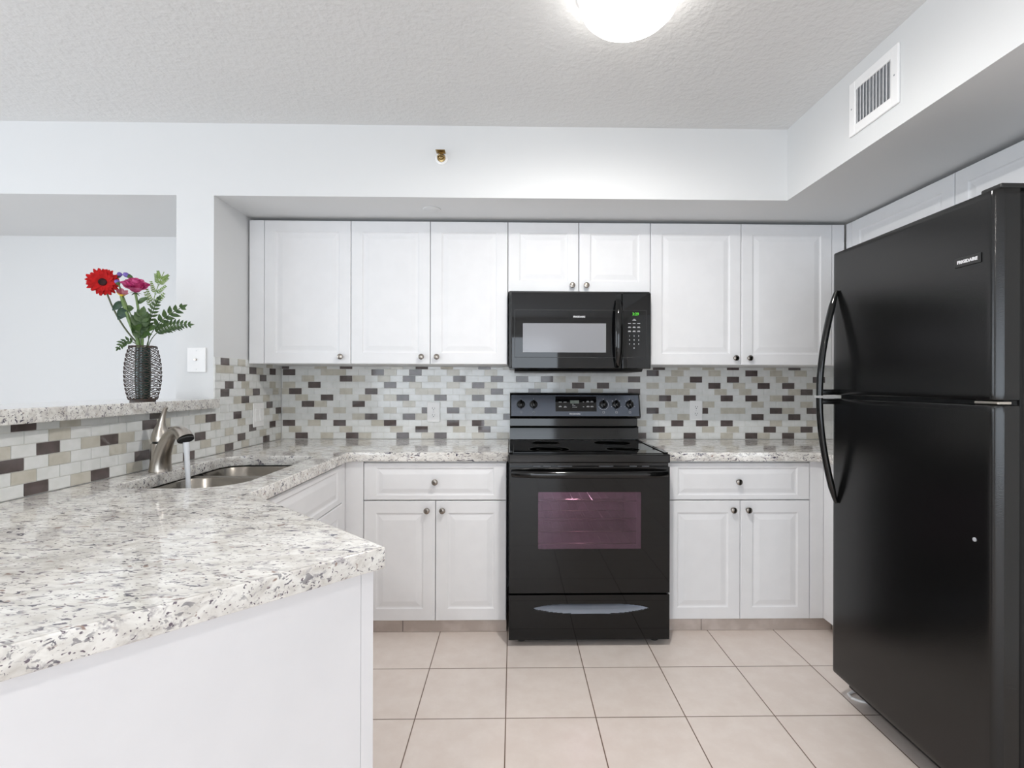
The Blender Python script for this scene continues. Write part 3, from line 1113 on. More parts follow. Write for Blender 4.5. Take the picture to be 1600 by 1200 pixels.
for i in range(25):
    q = -1 + 2 * i / 24
    e = abs(q) ** 6
    hp_.append(((RX0 + RX1) / 2 + q * .372, RF - .046 + .038 * e, .836))
hb.tube(hp_, [.0165] * 25, 14, flat=((0, 1, 0), .62))
for s_ in (-1, 1):
    xx = (RX0 + RX1) / 2 + s_ * .360
    hb.box(xx - .012, xx + .012, RF - .012, RF - .0005, .822, .850, .003)
hb.build('oven_handle', M['black'], d_o)
# storage drawer with scooped pull
SX0, SX1, SZ0, SZ1 = RX0 + .002, RX1 - .002, .034, .249
sx_, sz_ = (.095 + .664) / 2, .1835


def scoop(u_, v_):
    x = SX0 + u_ * (SX1 - SX0)
    z = SZ0 + v_ * (SZ1 - SZ0)
    q = abs(x - sx_) / .2845
    d = 0.0
    if q < 1:
        top = .0215 * (1 - q ** 4) + .001
        bot = -.027 * (1 - q ** 2.6) - .001
        h = z - sz_
        if bot < h < top:
            w2 = (top - h) / (top - bot)
            d = .030 * min(1, w2 / .12) * (1 - w2) ** .8 * (1 - q ** 3) if w2 < .12 else .030 * ((1 - w2) / .88) ** .9 * (1 - q ** 3)
    return (x, RF + .001 + d, z)


dw = MB()
dw.grid(scoop, 150, 90)
for i_, f_ in enumerate(dw.f):
    c_ = sum((dw.v[k] for k in f_), Vector()) / 4
    if c_.y > RF + .003 and c_.z < sz_ + .0185:
        dw.mi[i_] = 1
dw.box(SX0, SX1, RF + .036, RF + .044, SZ0, SZ1)
for a, b_, c, d in ((SX0, SX1, SZ0, SZ0), (SX0, SX1, SZ1, SZ1)):
    dw.add([(a, RF + .001, c), (b_, RF + .001, c), (b_, RF + .036, c), (a, RF + .036, c)], [(0, 1, 2, 3)])
for a in (SX0, SX1):
    dw.add([(a, RF + .001, SZ0), (a, RF + .001, SZ1), (a, RF + .036, SZ1), (a, RF + .036, SZ0)], [(0, 1, 2, 3)])
dw.build('storage_drawer', [M['oven_glass'], M['pull']], t, sharp=30)
for xx in (.045, .705):
    MB().lathe([(.02, 0), (.021, .006), (.019, .011), (.010, .014), (.010, .033)], (xx, RF + .075, .0005), (0, 0, 1), 18).build('foot', M['slot'], t)

# ------------------------------------------------------------------ microwave
MX0, MX1, MF, MZ0, MZ1 = -.020, .735, 2.71, 1.347, 1.7505
t = thing('microwave_oven', 'black over-the-range microwave hung under the short white cabinet', 'microwave', (.357, 2.95, MZ0))
MB().box(MX0, MX1, MF + .028, YB - .0075, MZ0 + .004, MZ1 + .012, .004).build('case', M['satin'], t)
mb = MB().prism([(MF + .05, MZ0 + .004), (MF + .075, MZ0 - .014), (YB - .04, MZ0 - .014), (YB - .02, MZ0 + .004)], MX0 + .03, MX1 - .03, 'x')
mb.build('underside', M['satin'], t)
door_m = MB().box(MX0 + .012, .5795, MF, MF + .027, MZ0, MZ1, .004, seg=3)
do = door_m.build('door', M['glass_black'], t)
cp = MB().box(.5815, MX1 - .001, MF, MF + .027, MZ0, MZ1, .004, seg=3).build('control_panel', M['glass_black'], t)
# engraved frame line across door and panel
gr = MB()
for a, b_, c, d in ((.009, .5785, 1.6565, 1.659), (.009, .5785, 1.4055, 1.408), (.009, .0115, 1.408, 1.6565)):
    gr.box(a, b_, MF - .0012, MF - .0001, c, d)
gr.build('frame_line', M['satin'], do)
gr = MB()
for a, b_, c, d in ((.583, .711, 1.6565, 1.659), (.583, .711, 1.4055, 1.408), (.7085, .711, 1.408, 1.6565)):
    gr.box(a, b_, MF - .0012, MF - .0001, c, d)
gr.build('frame_line', M['satin'], cp)
MB().box(.053, .495, MF - .0014, MF - .0001, 1.433, 1.587, .0005).build('window', M['mw_screen'], do)
text('brand_mark', 'FRIGIDAIRE', .0125, (.352, MF - .0012, 1.6215), (1, 0, 0), (0, 0, 1), M['silver'], do, bold=.0003)
hb = MB()
pts = []
for i in range(19):
    q = -1 + 2 * i / 18
    pts.append((.5565, MF - .044 + .036 * abs(q) ** 3.5, 1.533 + q * .172))
hb.tube(pts, [.016 + .0075 * math.cos((-1 + 2 * i / 18) * PI / 2) for i in range(19)], 14, flat=((0, 1, 0), .6))
hb.build('handle', M['black'], do)
text('clock_digits', '3:29', .0205, (.652, MF - .0012, 1.6375), (1, 0, 0), (0, 0, 1), M['clock'], cp, bold=.0004)
kp = MB()
for r_ in range(3):
    for c_ in range(3):
        xx, zz = .620 + c_ * .0245, 1.588 - r_ * .0215
        kp.box(xx - .0075, xx + .0075, MF - .0008, MF - .0001, zz - .001, zz + .001)
        if r_ > 0:
            kp.box(xx - .006, xx + .006, MF - .0008, MF - .0001, zz + .003, zz + .0045)
kp.box(.635, .655, MF - .0008, MF - .0001, 1.6045, 1.6065)
kp.box(.640, .650, MF - .0008, MF - .0001, 1.609, 1.611)
kp.build_each('key_label', M['silver'], cp)
for i, ch in enumerate(('1', '2', '3', '4', '5', '6', '7', '8', '9', '0')):
    r_, c_ = (i // 3, i % 3) if i < 9 else (3, 1)
    text('key_digit', ch, .0095, (.620 + c_ * .0245, MF - .0008, 1.5215 - r_ * .0215), (1, 0, 0), (0, 0, 1), M['silver'], cp, bold=.0002)

# ------------------------------------------------------------------ refrigerator
FX, FY0, FY1 = 1.300, 1.352, 2.062
t = thing('refrigerator', 'tall black textured top-freezer refrigerator against the right wall', 'refrigerator', (1.7, 1.7, 0))
MB().box(1.368, 2.135, FY0 + .004, FY1 - .004, .035, 1.79, .006, seg=3).build('cabinet_body', M['fridge_side'], t)


def fdoor(name, z0, z1):
    near, qx, qy = [], FX, FY0 + .046
    for i in range(15):
        near.append((qx, qy))
        th = math.radians(6 + 44 * min(1, i / 5) + 16 * max(0, (i - 5) / 9))
        qx, qy = qx + .0022 * math.sin(th), qy - .0022 * math.cos(th)
    near = [(x, y - near[-1][1] + FY0) for x, y in near]
    far = [(FX + .010 * (1 - math.cos(i / 8 * PI / 2)), FY1 - .018 + .018 * math.sin(i / 8 * PI / 2)) for i in range(9)]
    prof = [(FX, near[0][1] + .012)] + near + [(1.362, FY0), (1.362, FY1)] + far[::-1] + [(FX, FY1 - .03)]
    mb_ = MB()
    e = .005
    n = len(prof)
    rings = [(z0, e), (z0 + e * .3, e * .3), (z0 + e, 0), (z0 + .02, 0), (z1 - .02, 0), (z1 - e, 0), (z1 - e * .3, e * .3), (z1, e)]
    vs_, fs = [], []
    for z, ins in rings:
        for x, y in prof:
            vs_.append((x + (ins if x < 1.35 else 0), min(max(y, FY0 + ins), FY1 - ins), z))
    for i in range(len(rings) - 1):
        for k in range(n):
            fs.append((i * n + k, i * n + (k + 1) % n, (i + 1) * n + (k + 1) % n, (i + 1) * n + k))
    fs.append(list(range(n)))
    fs.append([(len(rings) - 1) * n + k for k in range(n)])
    mb_.add(vs_, fs, 0, True)
    return mb_.build(name, M['fridge'], t, sharp=25)


ud = fdoor('freezer_door', 1.2235, 1.797)
ld = fdoor('fresh_food_door', .104, 1.2105)
MB().box(1.33, 1.3675, FY0 + .012, FY1 - .012, .11, 1.785).build('gasket', M['gasket'], t)
hg = MB().box(1.306, 1.345, FY0 + .004, FY0 + .075, 1.2125, 1.2205, .002)
hg.build('middle_hinge', M['nickel'], t)
MB().box(1.318, 1.46, FY0 + .006, FY0 + .07, 1.7975, 1.813, .005).build('hinge_cover', M['satin'], t)
MB().box(1.408, 1.422, FY0 + .02, FY1 - .02, .012, .099, .003).build('base_grille', M['satin'], t)
fw_ = MB()
for yy in (FY0 + .06, FY1 - .06):
    fw_.lathe([(.02, -.012), (.022, -.008), (.022, .008), (.02, .012)], (1.47, yy, .0225), (0, 1, 0), 16)
    fw_.box(1.45, 1.49, yy - .016, yy + .016, .02, .04)
fw_.build('roller', M['slot'], t)
# bow handles meeting at the door split
HY = 2.028


def bow(dz):
    pts_, rr = [], []
    for i in range(21):
        q = i / 20
        x = FX - .004 - .068 * math.sin((1 - q) * PI / 2) ** .9
        pts_.append((x, HY, 1.217 + dz * (.004 + q * .420)))
        rr.append(.0145 if q < .85 else .0145 - .006 * (q - .85) / .15)
    return MB().tube(pts_, rr, 14, flat=((1, 0, 0), .82))


for d_, dz in ((ud, 1), (ld, -1)):
    hm = bow(dz)
    hm.box(FX - .07, FX - .0005, HY - .014, HY + .014, 1.217 + dz * .008, 1.217 + dz * .030, .004)
    hm.build('door_handle', M['black'], d_)
    MB().box(FX - .084, FX - .002, HY - .0155, HY + .0155, 1.217 + dz * .0018, 1.217 + dz * .0048, .001).build('handle_cap', M['silver'], d_)
bdg = MB().box(FX - .003, FX - .0003, 1.398, 1.482, 1.607, 1.634, .001).build('badge', M['satin'], ud)
text('brand_mark', 'FRIGIDAIRE', .0125, (FX - .0033, 1.440, 1.6205), (0, -1, 0), (0, 0, 1), M['silver'], bdg, bold=.0006, wide=1.03)
MB().lathe([(.0062, 0), (.0055, .0015), (.001, .002)], (FX - .0003, 1.417, .831), (-1, 0, 0), 16).build('screw_plug', M['greymark'], ld)

wl_ = MB()
wl_.tube([(1.428, 2.085, .006), (1.395, 2.075, .006), (1.368, 2.06, .006), (1.366, 2.035, .006), (1.385, 2.015, .006), (1.428, 2.0, .006)], .0055, 10)
tag(wl_.build('water_line', M['plastic']), 'thin white water tube curling out on the floor under the refrigerator', 'tube')

# ------------------------------------------------------------------ wall plates, vent, sprinkler, lamp
GR_O = 'white duplex outlets on the tiled back wall'


def outlet(label, x, z):
    t_ = thing('wall_outlet', label, 'outlet', (x, YB - .006, z - .0615), GR_O)
    MB().box(x - .040, x + .040, YB - .0135, YB - .0072, z - .0615, z + .0615, .003).build('cover_plate', M['plastic'], t_)
    for dz in (-.021, .021):
        r_ = MB().prism([(x + .0155 * math.cos(a), z + dz + .0175 * max(-.75, min(.75, math.sin(a)))) for a in [k * PI / 12 for k in range(24)]], YB - .0152, YB - .0137, 'y')
        ro = r_.build('receptacle', M['plastic'], t_)
        s_ = MB()
        s_.box(x - .0075, x - .0053, YB - .0156, YB - .0153, z + dz - .001, z + dz + .0075)
        s_.box(x + .0053, x + .0075, YB - .0156, YB - .0153, z + dz - .001, z + dz + .0065)
        s_.lathe([(.0027, 0), (.0027, .0003)], (x, YB - .0153, z + dz - .0078), (0, -1, 0), 12, smooth=False)
        s_.build('slots', M['slot'], ro)
    MB().lathe([(.003, 0), (.002, .001)], (x, YB - .0136, z), (0, -1, 0), 10).build('screw', M['silver'], t_)


outlet('white duplex outlet on back tiles left of the range', -.489, 1.0905)
outlet('white duplex outlet on back tiles right of the range', 1.146, 1.102)
t = thing('light_switch', 'white double rocker switch plate on the side tiles near the left corner', 'switch', (XL, 2.895, 1.02))
MB().box(XL + .0030, XL + .009, 2.835, 2.955, 1.022, 1.154, .003).build('cover_plate', M['plastic'], t)
for yy in (2.870, 2.920):
    mb = MB()
    mb.prism([(XL + .0092, 1.052), (XL + .0145, 1.054), (XL + .0105, 1.088), (XL + .0125, 1.122), (XL + .0092, 1.124)], yy - .0165, yy + .0165, 'y')
    mb.build('rocker', M['plastic'], t)
t = thing('cable_plate', 'white coaxial wall plate on the plain wall stub right of the vase', 'wall plate', (-1.512, YS - .003, 1.316))
MB().box(-1.556, -1.468, YS - .0065, YS - .0003, 1.317, 1.435, .003).build('cover_plate', M['plastic'], t)
MB().lathe([(.0055, 0), (.0055, .006), (.002, .0062)], (-1.515, YS - .0066, 1.377), (0, -1, 0), 14).build('jack', M['nickel'], t)
for zz in (1.332, 1.420):
    MB().lathe([(.003, 0), (.002, .001)], (-1.512, YS - .0066, zz), (0, -1, 0), 10).build('screw', M['silver'], t)

t = thing('air_vent', 'white louvered air vent on the right soffit above the refrigerator', 'vent', (1.34, 1.878, 2.24))
v0, v1, q0, q1 = 1.749, 2.008, 2.243, 2.452
fr = MB()
fr.box(1.330, 1.3397, v0, v0 + .035, q0, q1, .003).box(1.330, 1.3397, v1 - .035, v1, q0, q1, .003)
fr.box(1.3305, 1.3395, v0 + .034, v1 - .034, q0, q0 + .037, .003).box(1.3305, 1.3395, v0 + .034, v1 - .034, q1 - .037, q1, .003)
fr.build('frame', M['plastic'], t)
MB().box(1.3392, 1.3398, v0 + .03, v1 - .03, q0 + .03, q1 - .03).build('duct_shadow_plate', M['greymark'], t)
for i in range(11):
    yy = v0 + .043 + i * .0173
    MB().add([(1.331, yy - .0065, q0 + .036), (1.3385, yy + .0055, q0 + .036), (1.3385, yy + .0055, q1 - .036), (1.331, yy - .0065, q1 - .036),
              (1.3318, yy - .0072, q0 + .036), (1.3392, yy + .0048, q0 + .036), (1.3392, yy + .0048, q1 - .036), (1.3318, yy - .0072, q1 - .036)],
             [(0, 1, 2, 3), (7, 6, 5, 4), (0, 4, 5, 1), (1, 5, 6, 2), (2, 6, 7, 3), (3, 7, 4, 0)]).build('louver', M['plastic'], t)
for yy in (v0 + .017, v1 - .017):
    MB().lathe([(.0035, 0), (.0025, .0012)], (1.3299, yy, (q0 + q1) / 2), (-1, 0, 0), 10).build('screw', M['greymark'], t)

t = thing('fire_sprinkler', 'small brass sidewall sprinkler head on the white soffit face', 'sprinkler', (-.346, YS, 2.33))
sp0 = Vector((-.346, YS - .0003, 2.352))
MB().lathe([(.030, 0), (.030, .003), (.024, .007), (.012, .008)], sp0, (0, -1, 0), 24).build('escutcheon', M['plastic'], t)
mb = MB().lathe([(.020, .008), (.020, .012), (.012, .014), (.010, .028), (.006, .030), (.006, .040)], sp0, (0, -1, 0), 18)
for s_ in (-1, 1):
    mb.tube([sp0 + Vector((s_ * .012, -.012, 0)), sp0 + Vector((s_ * .016, -.028, 0)), sp0 + Vector((s_ * .008, -.042, 0)), sp0 + Vector((0, -.046, 0))], .003, 8)
mb.build('nozzle', M['brass'], t)
MB().box(-.346 - .022, -.346 + .022, YS - .052, YS - .010, 2.371, 2.374, .001).build('deflector', M['brass'], t)
mb = MB().lathe([(.046, 0), (.046, .003), (.042, .005), (.001, .005)], (-.418, 2.648, ZS - .0003), (0, 0, -1), 32)
tag(mb.build('sprinkler_cover', M['soffit']), 'flush round white cover disc on the soffit underside over the cabinets', 'cover')



def ceiling_lamp(label, x, y):
    lc = Vector((x, y, ZC))
    t_ = thing('ceiling_light', label, 'ceiling light', lc - Vector((0, 0, .12)))
    MB().lathe([(.165, 0), (.165, .012), (.158, .018), (.150, .018)], lc - Vector((0, 0, .0003)), (0, 0, -1), 48).build('base_ring', M['plastic'], t_)
    dm = MB().lathe([(.150, .0185), (.155, .03), (.154, .05), (.145, .072), (.125, .092), (.095, .107), (.055, .116)], lc, (0, 0, -1), 48)
    dm.f.pop(), dm.mi.pop(), dm.sm.pop()
    dm.lathe([(.055, .116), (.02, .119), (.0005, .1195)], lc, (0, 0, -1), 48, mi=1)
    dm.f = [f for f in dm.f if len(f) < 40]
    dm.mi, dm.sm = [0] * (6 * 48) + [1] * (2 * 48), [True] * (8 * 48)
    dm.build('glass_dome', [M['lamp'], M['lamp_core']], t_)


ceiling_lamp('round flush-mount ceiling light with lit white frosted dome', .362, 1.600)
ceiling_lamp('added unseen dome light behind the viewer, brightening the floor', -.9, -1.0)  # unseen second dome, added to throw more light on the floor

# ------------------------------------------------------------------ vase and flowers
VX, VY, VZ = -1.470, 2.062, 1.1915
vase_glass = mat('dark_green_glass', (0.012, 0.03, 0.026, 1), 0.06)
noise_color(vase_glass, (0.008, 0.018, 0.016, 1), (0.02, 0.045, 0.038, 1), 30, 0.35, 0.65)
wire = noise_color(mat('dark_brown_wicker', (0.045, 0.028, 0.022, 1), 0.45), (0.035, 0.022, 0.018, 1), (0.07, 0.045, 0.035, 1), 120)
t = thing('flower_vase', 'barrel-shaped dark wire vase with green glass insert on the granite ledge', 'vase', (VX, VY, VZ))
MB().lathe([(.043, 0), (.043, .006), (.040, .010)], (VX, VY, VZ + .0004), (0, 0, 1), 28).build('base_disc', wire, t)
MB().lathe([(.024, .0105), (.026, .06), (.027, .12), (.026, .18), (.025, .214), (.0225, .214), (.0225, .19), (.001, .19)], (VX, VY, VZ), (0, 0, 1), 24).build('glass_insert', vase_glass, t)


def vr(h):
    q = (h - .11) / .11
    return .0605 - .0165 * q * q


lat = MB()
nr = 13
for i in range(nr):
    h0 = .014 + i * (.202 / (nr - 1))
    for ph in (0, 1):
        pts = []
        for k in range(84):
            an = 2 * PI * k / 84
            h = h0 + 0.0066 * math.sin(an * 6 + ph * PI + (i % 2) * PI / 2)
            h = min(max(h, .006), .22)
            r_ = vr(h) + (.0014 if ph else 0)
            pts.append((VX + r_ * math.cos(an), VY + r_ * math.sin(an), VZ + h))
        lat.tube(pts, .0014, 6, closed=True)
for h in (.010, .2185):
    lat.tube([(VX + vr(h) * math.cos(2 * PI * k / 40), VY + vr(h) * math.sin(2 * PI * k / 40), VZ + h) for k in range(40)], .0022, 6, closed=True)
lat.build('wire_lattice', wire, t)


def leafmat(name, c1, c2, rough=.45):
    return noise_color(mat(name, c1, rough), c1, c2, 60, .35, .65)


LM = {'stem': leafmat('stem_green', (.10, .17, .045, 1), (.17, .26, .08, 1)),
      'stem2': leafmat('olive_stem', (.07, .08, .04, 1), (.12, .13, .07, 1)),
      'leaf': leafmat('leaf_green', (.03, .07, .018, 1), (.065, .12, .03, 1)),
      'dark': leafmat('dark_leaf', (.015, .05, .03, 1), (.035, .08, .045, 1)),
      'fern': leafmat('pale_fern', (.15, .25, .06, 1), (.25, .36, .11, 1)),
      'red': leafmat('red_petal', (.40, .001, .002, 1), (.55, .003, .004, 1), .85),
      'eye': leafmat('dark_red_eye', (.012, .001, .002, 1), (.05, .002, .004, 1), .8),
      'pink': leafmat('magenta_petal', (.42, .010, .13, 1), (.72, .13, .33, 1), .6),
      'mauve': leafmat('mauve_petal', (.40, .10, .16, 1), (.60, .28, .30, 1)),
      'yellow': leafmat('yellow_petal', (.75, .45, .01, 1), (.85, .60, .03, 1)),
      'violet': leafmat('violet_petal', (.10, .06, .32, 1), (.22, .14, .45, 1))}


def leaf(mb, base_, d, nrm, ln, wd, mi=0, droop=0.0, tip=1.0, n=6):
    """pointed leaf blade with slight thickness"""
    d = Vector(d).normalized()
    nrm = Vector(nrm)
    nrm = (nrm - d * nrm.dot(d)).normalized()
    s = d.cross(nrm)
    base_ = Vector(base_)
    vs_, fs = [], []
    for i in range(n + 1):
        q = i / n
        wq = wd * .5 * (math.sin(PI * min(1, q ** .75 * tip)) ** .8 if 0 < q < 1 else .06)
        c = base_ + d * ln * q - nrm * droop * ln * q * q
        vs_ += [c - s * wq + nrm * wq * .25, c - nrm * .0004, c + s * wq + nrm * wq * .25]
    for i in range(n):
        for k in range(2):
            fs.append((i * 3 + k, i * 3 + k + 1, (i + 1) * 3 + k + 1, (i + 1) * 3 + k))
    mb.add(vs_, fs, mi, True)
    return mb


def bez(p0, p1, p2, n=12):
    p0, p1, p2 = Vector(p0), Vector(p1), Vector(p2)
    return [p0 * (1 - q) ** 2 + p1 * 2 * q * (1 - q) + p2 * q * q for q in [i / n for i in range(n + 1)]]


MOUTH = Vector((VX, VY, VZ + .218))
DEEP = Vector((VX, VY, VZ + .196))
CAMD = (Vector((0, 0, EYE)) - Vector((VX, VY, 1.6))).normalized()


def mth(dx, dy):
    return [DEEP + Vector((dx, dy, 0)) * .5, MOUTH + Vector((dx, dy, 0))]


def petal(mb, c, axis, side, ln, wd, lift, curl, mi=0, n=6, cup=.2):
    """petal growing from c, leaning out from axis towards side"""
    axis, side = Vector(axis).normalized(), Vector(side).normalized()
    t_ = axis.cross(side)
    vs_, fs = [], []
    for i in range(n + 1):
        q = i / n
        a = lift + curl * q
        out_ = side * math.cos(a) + axis * math.sin(a)
        if i == 0:
            pos_ = Vector(c)
        else:
            pos_ = pos_ + out_ * ln / n
        nr_ = axis * math.cos(a) - side * math.sin(a)
        wq = wd * .5 * max(.18, math.sin(PI * min(.98, .12 + q * .80)) ** .7) * (1 if q < .99 else .55)
        vs_ += [pos_ - t_ * wq + nr_ * wq * cup, pos_, pos_ + t_ * wq + nr_ * wq * cup]
    for i in range(n):
        for k in range(2):
            fs.append((i * 3 + k, i * 3 + k + 1, (i + 1) * 3 + k + 1, (i + 1) * 3 + k))
    mb.add(vs_, fs, mi, True)


def basis(a):
    a = Vector(a).normalized()
    e1 = (Vector((0, 0, 1)) - a * a.z).normalized()
    return a, e1, a.cross(e1)


FG = 'cut flowers and greenery in the vase'
# red gerbera
gc = Vector((-1.622, 2.055, 1.664))
ga, g1, g2 = basis(CAMD + Vector((-.15, 0, .05)))
t = thing('gerbera_flower', 'red gerbera daisy with dark eye, leaning left out of the vase', 'flower', MOUTH, FG)
st_ = [DEEP + Vector((-.004, -.004, 0)), MOUTH + Vector((-.013, -.010, 0))] + bez(MOUTH + Vector((-.022, -.010, .02)), (-1.575, 2.05, 1.52), gc - ga * .012 - Vector((0, 0, .004)), 10)
MB().tube(st_, .0032, 8).build('stem', LM['stem2'], t)
pm = MB()
for lay, (npt, ln, lift) in enumerate(((21, .047, .10), (20, .044, .26), (18, .034, .46))):
    for k in range(npt):
        an = 2 * PI * (k + .5 * lay) / npt + random.uniform(-.06, .06)
        sd_ = g1 * math.cos(an) + g2 * math.sin(an)
        petal(pm, gc + sd_ * .008 + ga * (.001 + .0015 * lay), ga, sd_, ln * random.uniform(.92, 1.1), .0165, lift + random.uniform(-.08, .08), -.25, 0, 5, .25)
pm.build('petals', LM['red'], t, fix=False)
MB().lathe([(.0145, 0), (.0145, .006), (.011, .0105), (.005, .009), (.001, .0085)], gc + ga * .002, ga, 20).build('flower_center', LM['eye'], t)

# pink rose
rc = Vector((-1.484, 2.04, 1.622))
t = thing('rose_flower', 'open magenta pink rose standing at the middle of the bouquet', 'flower', MOUTH + Vector((.004, 0, 0)), FG)
ra = Vector((.30, -.42, 1)).normalized()
st_ = mth(.006, -.012) + bez(MOUTH + Vector((.008, -.014, .03)), (-1.47, 2.045, 1.52), rc - ra * .004, 8)
MB().tube(st_, .0045, 8).build('stem', LM['stem'], t)
pm = MB()
a_, r1, r2_ = basis(ra)
for lay, (npt, ln, wd, lift, curl, off) in enumerate(((5, .056, .060, .75, -.35, .005), (5, .052, .054, 1.05, -.10, .005), (5, .050, .046, 1.30, .12, .004), (4, .044, .034, 1.50, .25, .002))):
    for k in range(npt):
        an = 2 * PI * (k + .37 * lay) / npt
        sd_ = r1 * math.cos(an) + r2_ * math.sin(an)
        petal(pm, rc + sd_ * off + ra * .003 * lay, ra, sd_, ln, wd, lift, curl, 0, 7, .45)
pm.build('petals', LM['pink'], t, fix=False)
sm_ = MB()
for k in range(5):
    an = 2 * PI * k / 5
    sd_ = r1 * math.cos(an) + r2_ * math.sin(an)
    leaf(sm_, rc - ra * .002, sd_ * .8 - ra * .2, ra, .022, .007)
sm_.build('sepals', LM['leaf'], t, fix=False)
# leaves on the rose stem
lf = MB()
for bp, d_, ln, wd in (((-1.478, 2.045, 1.58), (.7, -.2, .35), .05, .024), ((-1.49, 2.04, 1.56), (-.8, -.3, -.2), .045, .03), ((-1.472, 2.05, 1.47), (.8, -.1, .25), .075, .034),
                       ((-1.482, 2.035, 1.50), (.5, -.5, -.3), .07, .034), ((-1.485, 2.045, 1.53), (.2, -.3, -.9), .06, .03), ((-1.462, 2.04, 1.45), (.6, -.3, .1), .06, .03)):
    leaf(lf, bp, d_, CAMD + Vector((0, 0, .6)), ln, wd, 0, .15)
lf.build('leaves', LM['leaf'], t, fix=False)

# mauve and yellow alstroemeria bud
ac = Vector((-1.530, 2.030, 1.604))
t = thing('alstroemeria_flower', 'half-open mauve bloom with yellow throat, just below left of the rose', 'flower', MOUTH - Vector((.006, 0, 0)), FG)
st_ = mth(-.008, -.012) + bez(MOUTH + Vector((-.012, -.013, .03)), (-1.502, 2.03, 1.50), ac, 8)
MB().tube(st_, .0072, 8).build('stem', LM['stem'], t)
pm = MB()
aa = (CAMD * .55 + Vector((.1, 0, .75))).normalized()
a_, r1, r2_ = basis(aa)
for k in range(6):
    an = 2 * PI * k / 6
    sd_ = r1 * math.cos(an) + r2_ * math.sin(an)
    petal(pm, ac + sd_ * .003, aa, sd_, .030, .020, .75, .25, 1 if k in (2, 3) else 0, 6, .4)
pm.build('petals', [LM['mauve'], LM['yellow']], t, fix=False)
lf = MB()
for bp, d_, ln, wd in (((-1.527, 2.03, 1.585), (-.35, -.2, -.5), .05, .026), ((-1.515, 2.03, 1.56), (-.3, -.3, -.9), .055, .034), ((-1.505, 2.03, 1.545), (-.6, -.4, -.35), .04, .034)):
    leaf(lf, bp, d_, CAMD, ln, wd, 0, .1)
lf.build('leaves', LM['dark'], t, fix=False)

# violet buds
for lab, c_, d_, ln, via in (('violet bud at the top of the bouquet, just above the rose', (-1.515, 2.06, 1.685), (-.75, 0, .35), .034, (-1.495, 2.06, 1.60)),
                             ('small violet bud between the gerbera and the rose', (-1.557, 2.05, 1.655), (-.35, 0, .6), .020, (-1.545, 2.05, 1.57)),
                             ('violet bud half hidden behind the red gerbera', (-1.592, 2.09, 1.692), (.5, 0, .6), .022, (-1.56, 2.08, 1.60))):
    t = thing('statice_flower', lab, 'flower', MOUTH + Vector((-.002, .005, 0)), FG)
    c_ = Vector(c_)
    d_ = Vector(d_).normalized()
    MB().tube(mth(-.004, .004) + bez(MOUTH + Vector((-.006, .005, .02)), via, c_ - d_ * .004, 8), .0022, 8).build('stem', LM['stem'], t)
    mb = MB()
    mb.lathe([(.001, -.002), (.006, .002), (.0085, ln * .4), (.0095, ln * .7), (.007, ln * .92), (.001, ln)], c_, d_, 12)
    mb.build('bud', LM['violet'], t)
    mb = MB().lathe([(.002, -.006), (.0068, .001), (.0088, ln * .3)], c_, d_, 12)
    mb.build('calyx', LM['leaf'], t)


def frond(label, name, pts_, mat_k, n, ln, wd, end=.35, up=(0, 0, 1), start=.25, side=None, ang=.9, radius=.0016):
    t_ = thing(name, label, 'foliage', MOUTH + Vector((.002, .002, 0)), FG)
    MB().tube(pts_, radius, 6).build('stem', LM[mat_k], t_)
    mb_ = MB()
    m_ = len(pts_) - 1
    for i in range(n):
        q = start + (1 - start) * i / (n - 1)
        f_ = q * m_
        k = min(int(f_), m_ - 1)
        p_ = pts_[k].lerp(pts_[k + 1], f_ - k)
        d_ = (pts_[k + 1] - pts_[k]).normalized()
        s_ = d_.cross(Vector(side or CAMD)).normalized()
        sc = math.sin(PI * (.25 + .70 * (i / (n - 1)))) * (1 - end) + end * .6
        for sg in (-1, 1):
            leaf(mb_, p_, d_ * math.cos(ang) + s_ * sg * math.sin(ang), Vector(side or CAMD) + Vector((0, 0, .4)), ln * sc * random.uniform(.85, 1.1), wd * (.5 + .5 * sc), 0, .12, 1.0, 4)
    leaf(mb_, pts_[-1], pts_[-1] - pts_[-2], Vector(side or CAMD), ln * .6, wd * .7, 0, .1, 1.0, 4)
    mb_.build('leaflets', LM[mat_k], t_, fix=False)
    return t_


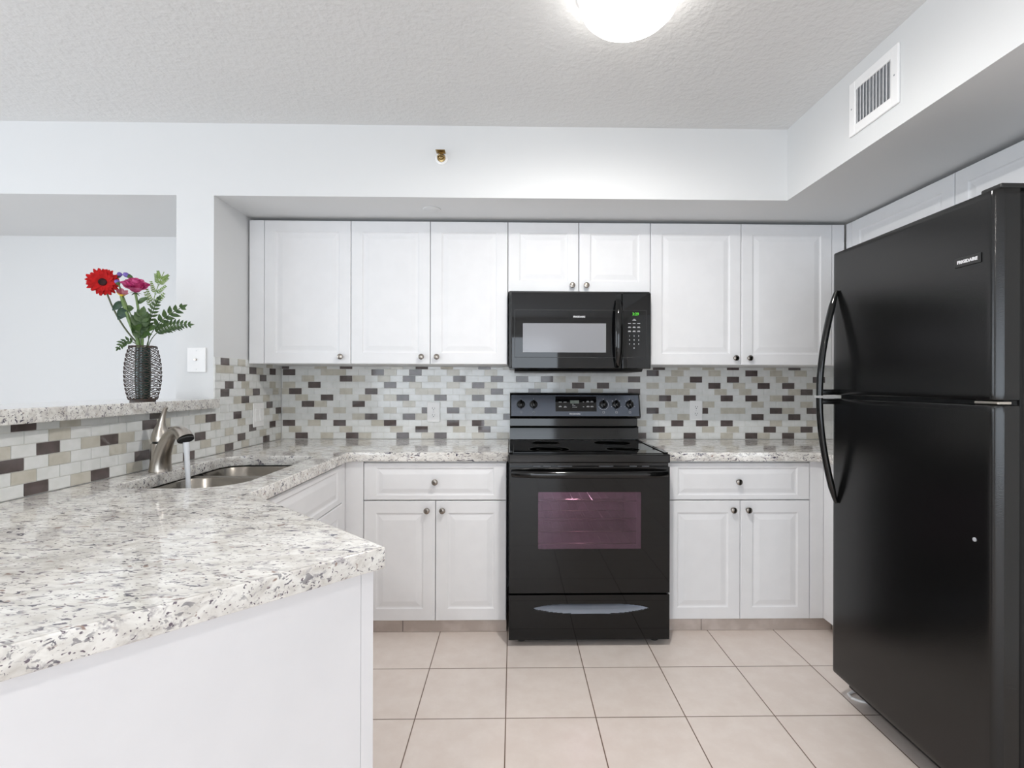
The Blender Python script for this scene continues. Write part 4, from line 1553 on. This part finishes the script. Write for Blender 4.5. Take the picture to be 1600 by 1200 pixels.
t = thing('fern_frond', 'pale green feathery fern frond rising at upper right of the bouquet', 'foliage', MOUTH + Vector((.002, .002, 0)), FG)
spine = bez(MOUTH + Vector((.015, .012, .04)), (-1.462, 2.08, 1.58), (-1.400, 2.08, 1.712), 14)
MB().tube(mth(.010, .012) + spine, .0015, 6).build('stem', LM['fern'], t)
mb = MB()
for i in range(5):
    p_ = spine[6 + int(i * 1.7)]
    d_ = (spine[7 + int(i * 1.7)] - spine[5 + int(i * 1.7)]).normalized()
    s_ = d_.cross(CAMD).normalized()
    bl = .066 * (1 - i / 9)
    for sg in (-1, 1):
        bd_ = (d_ * .92 + s_ * sg * .48).normalized()
        mb.tube([p_, p_ + bd_ * bl], .0007, 5)
        bs = bd_.cross(CAMD).normalized()
        for k in range(6):
            for s2 in (-1, 1):
                leaf(mb, p_ + bd_ * bl * (.22 + .15 * k), bd_ * .8 + bs * s2 * .6, CAMD + Vector((0, 0, .3)), .0140 * (1 - k / 11), .0052, 0, .1, 1.0, 3)
mb.build('leaflets', LM['fern'], t, fix=False)
frond('leafy sprig with pointed leaves reaching highest to the right over the stub wall', 'leaf_sprig',
      mth(.016, -.004) + bez(MOUTH + Vector((.022, -.004, .02)), (-1.41, 2.04, 1.51), (-1.305, 2.035, 1.560), 12), 'leaf', 6, .048, .019, .5, start=.5, ang=.75)
frond('leafy sprig arching low to the far right, almost level', 'leaf_sprig',
      mth(.018, .004) + bez(MOUTH + Vector((.025, .004, .02)), (-1.40, 2.05, 1.50), (-1.285, 2.05, 1.497), 12), 'leaf', 11, .040, .013, .5, start=.4)
frond('short leafy sprig drooping over the left rim of the vase', 'leaf_sprig',
      mth(-.016, -.006) + bez(MOUTH + Vector((-.024, -.008, .012)), (-1.525, 2.045, 1.445), (-1.548, 2.04, 1.405), 8), 'leaf', 6, .030, .011, .5, start=.35)
frond('thin upright sprig behind the rose, beside the fern', 'leaf_sprig',
      mth(.012, .008) + bez(MOUTH + Vector((.016, .008, .03)), (-1.455, 2.07, 1.53), (-1.415, 2.07, 1.60), 10), 'leaf', 8, .030, .012, .5, start=.45)
frond('broad green leaf cluster filling the mouth of the vase', 'leaf_sprig',
      mth(.004, -.014) + bez(MOUTH + Vector((.004, -.018, .02)), (-1.462, 2.03, 1.48), (-1.452, 2.03, 1.525), 8), 'leaf', 5, .070, .036, .6, start=.3, ang=.6)
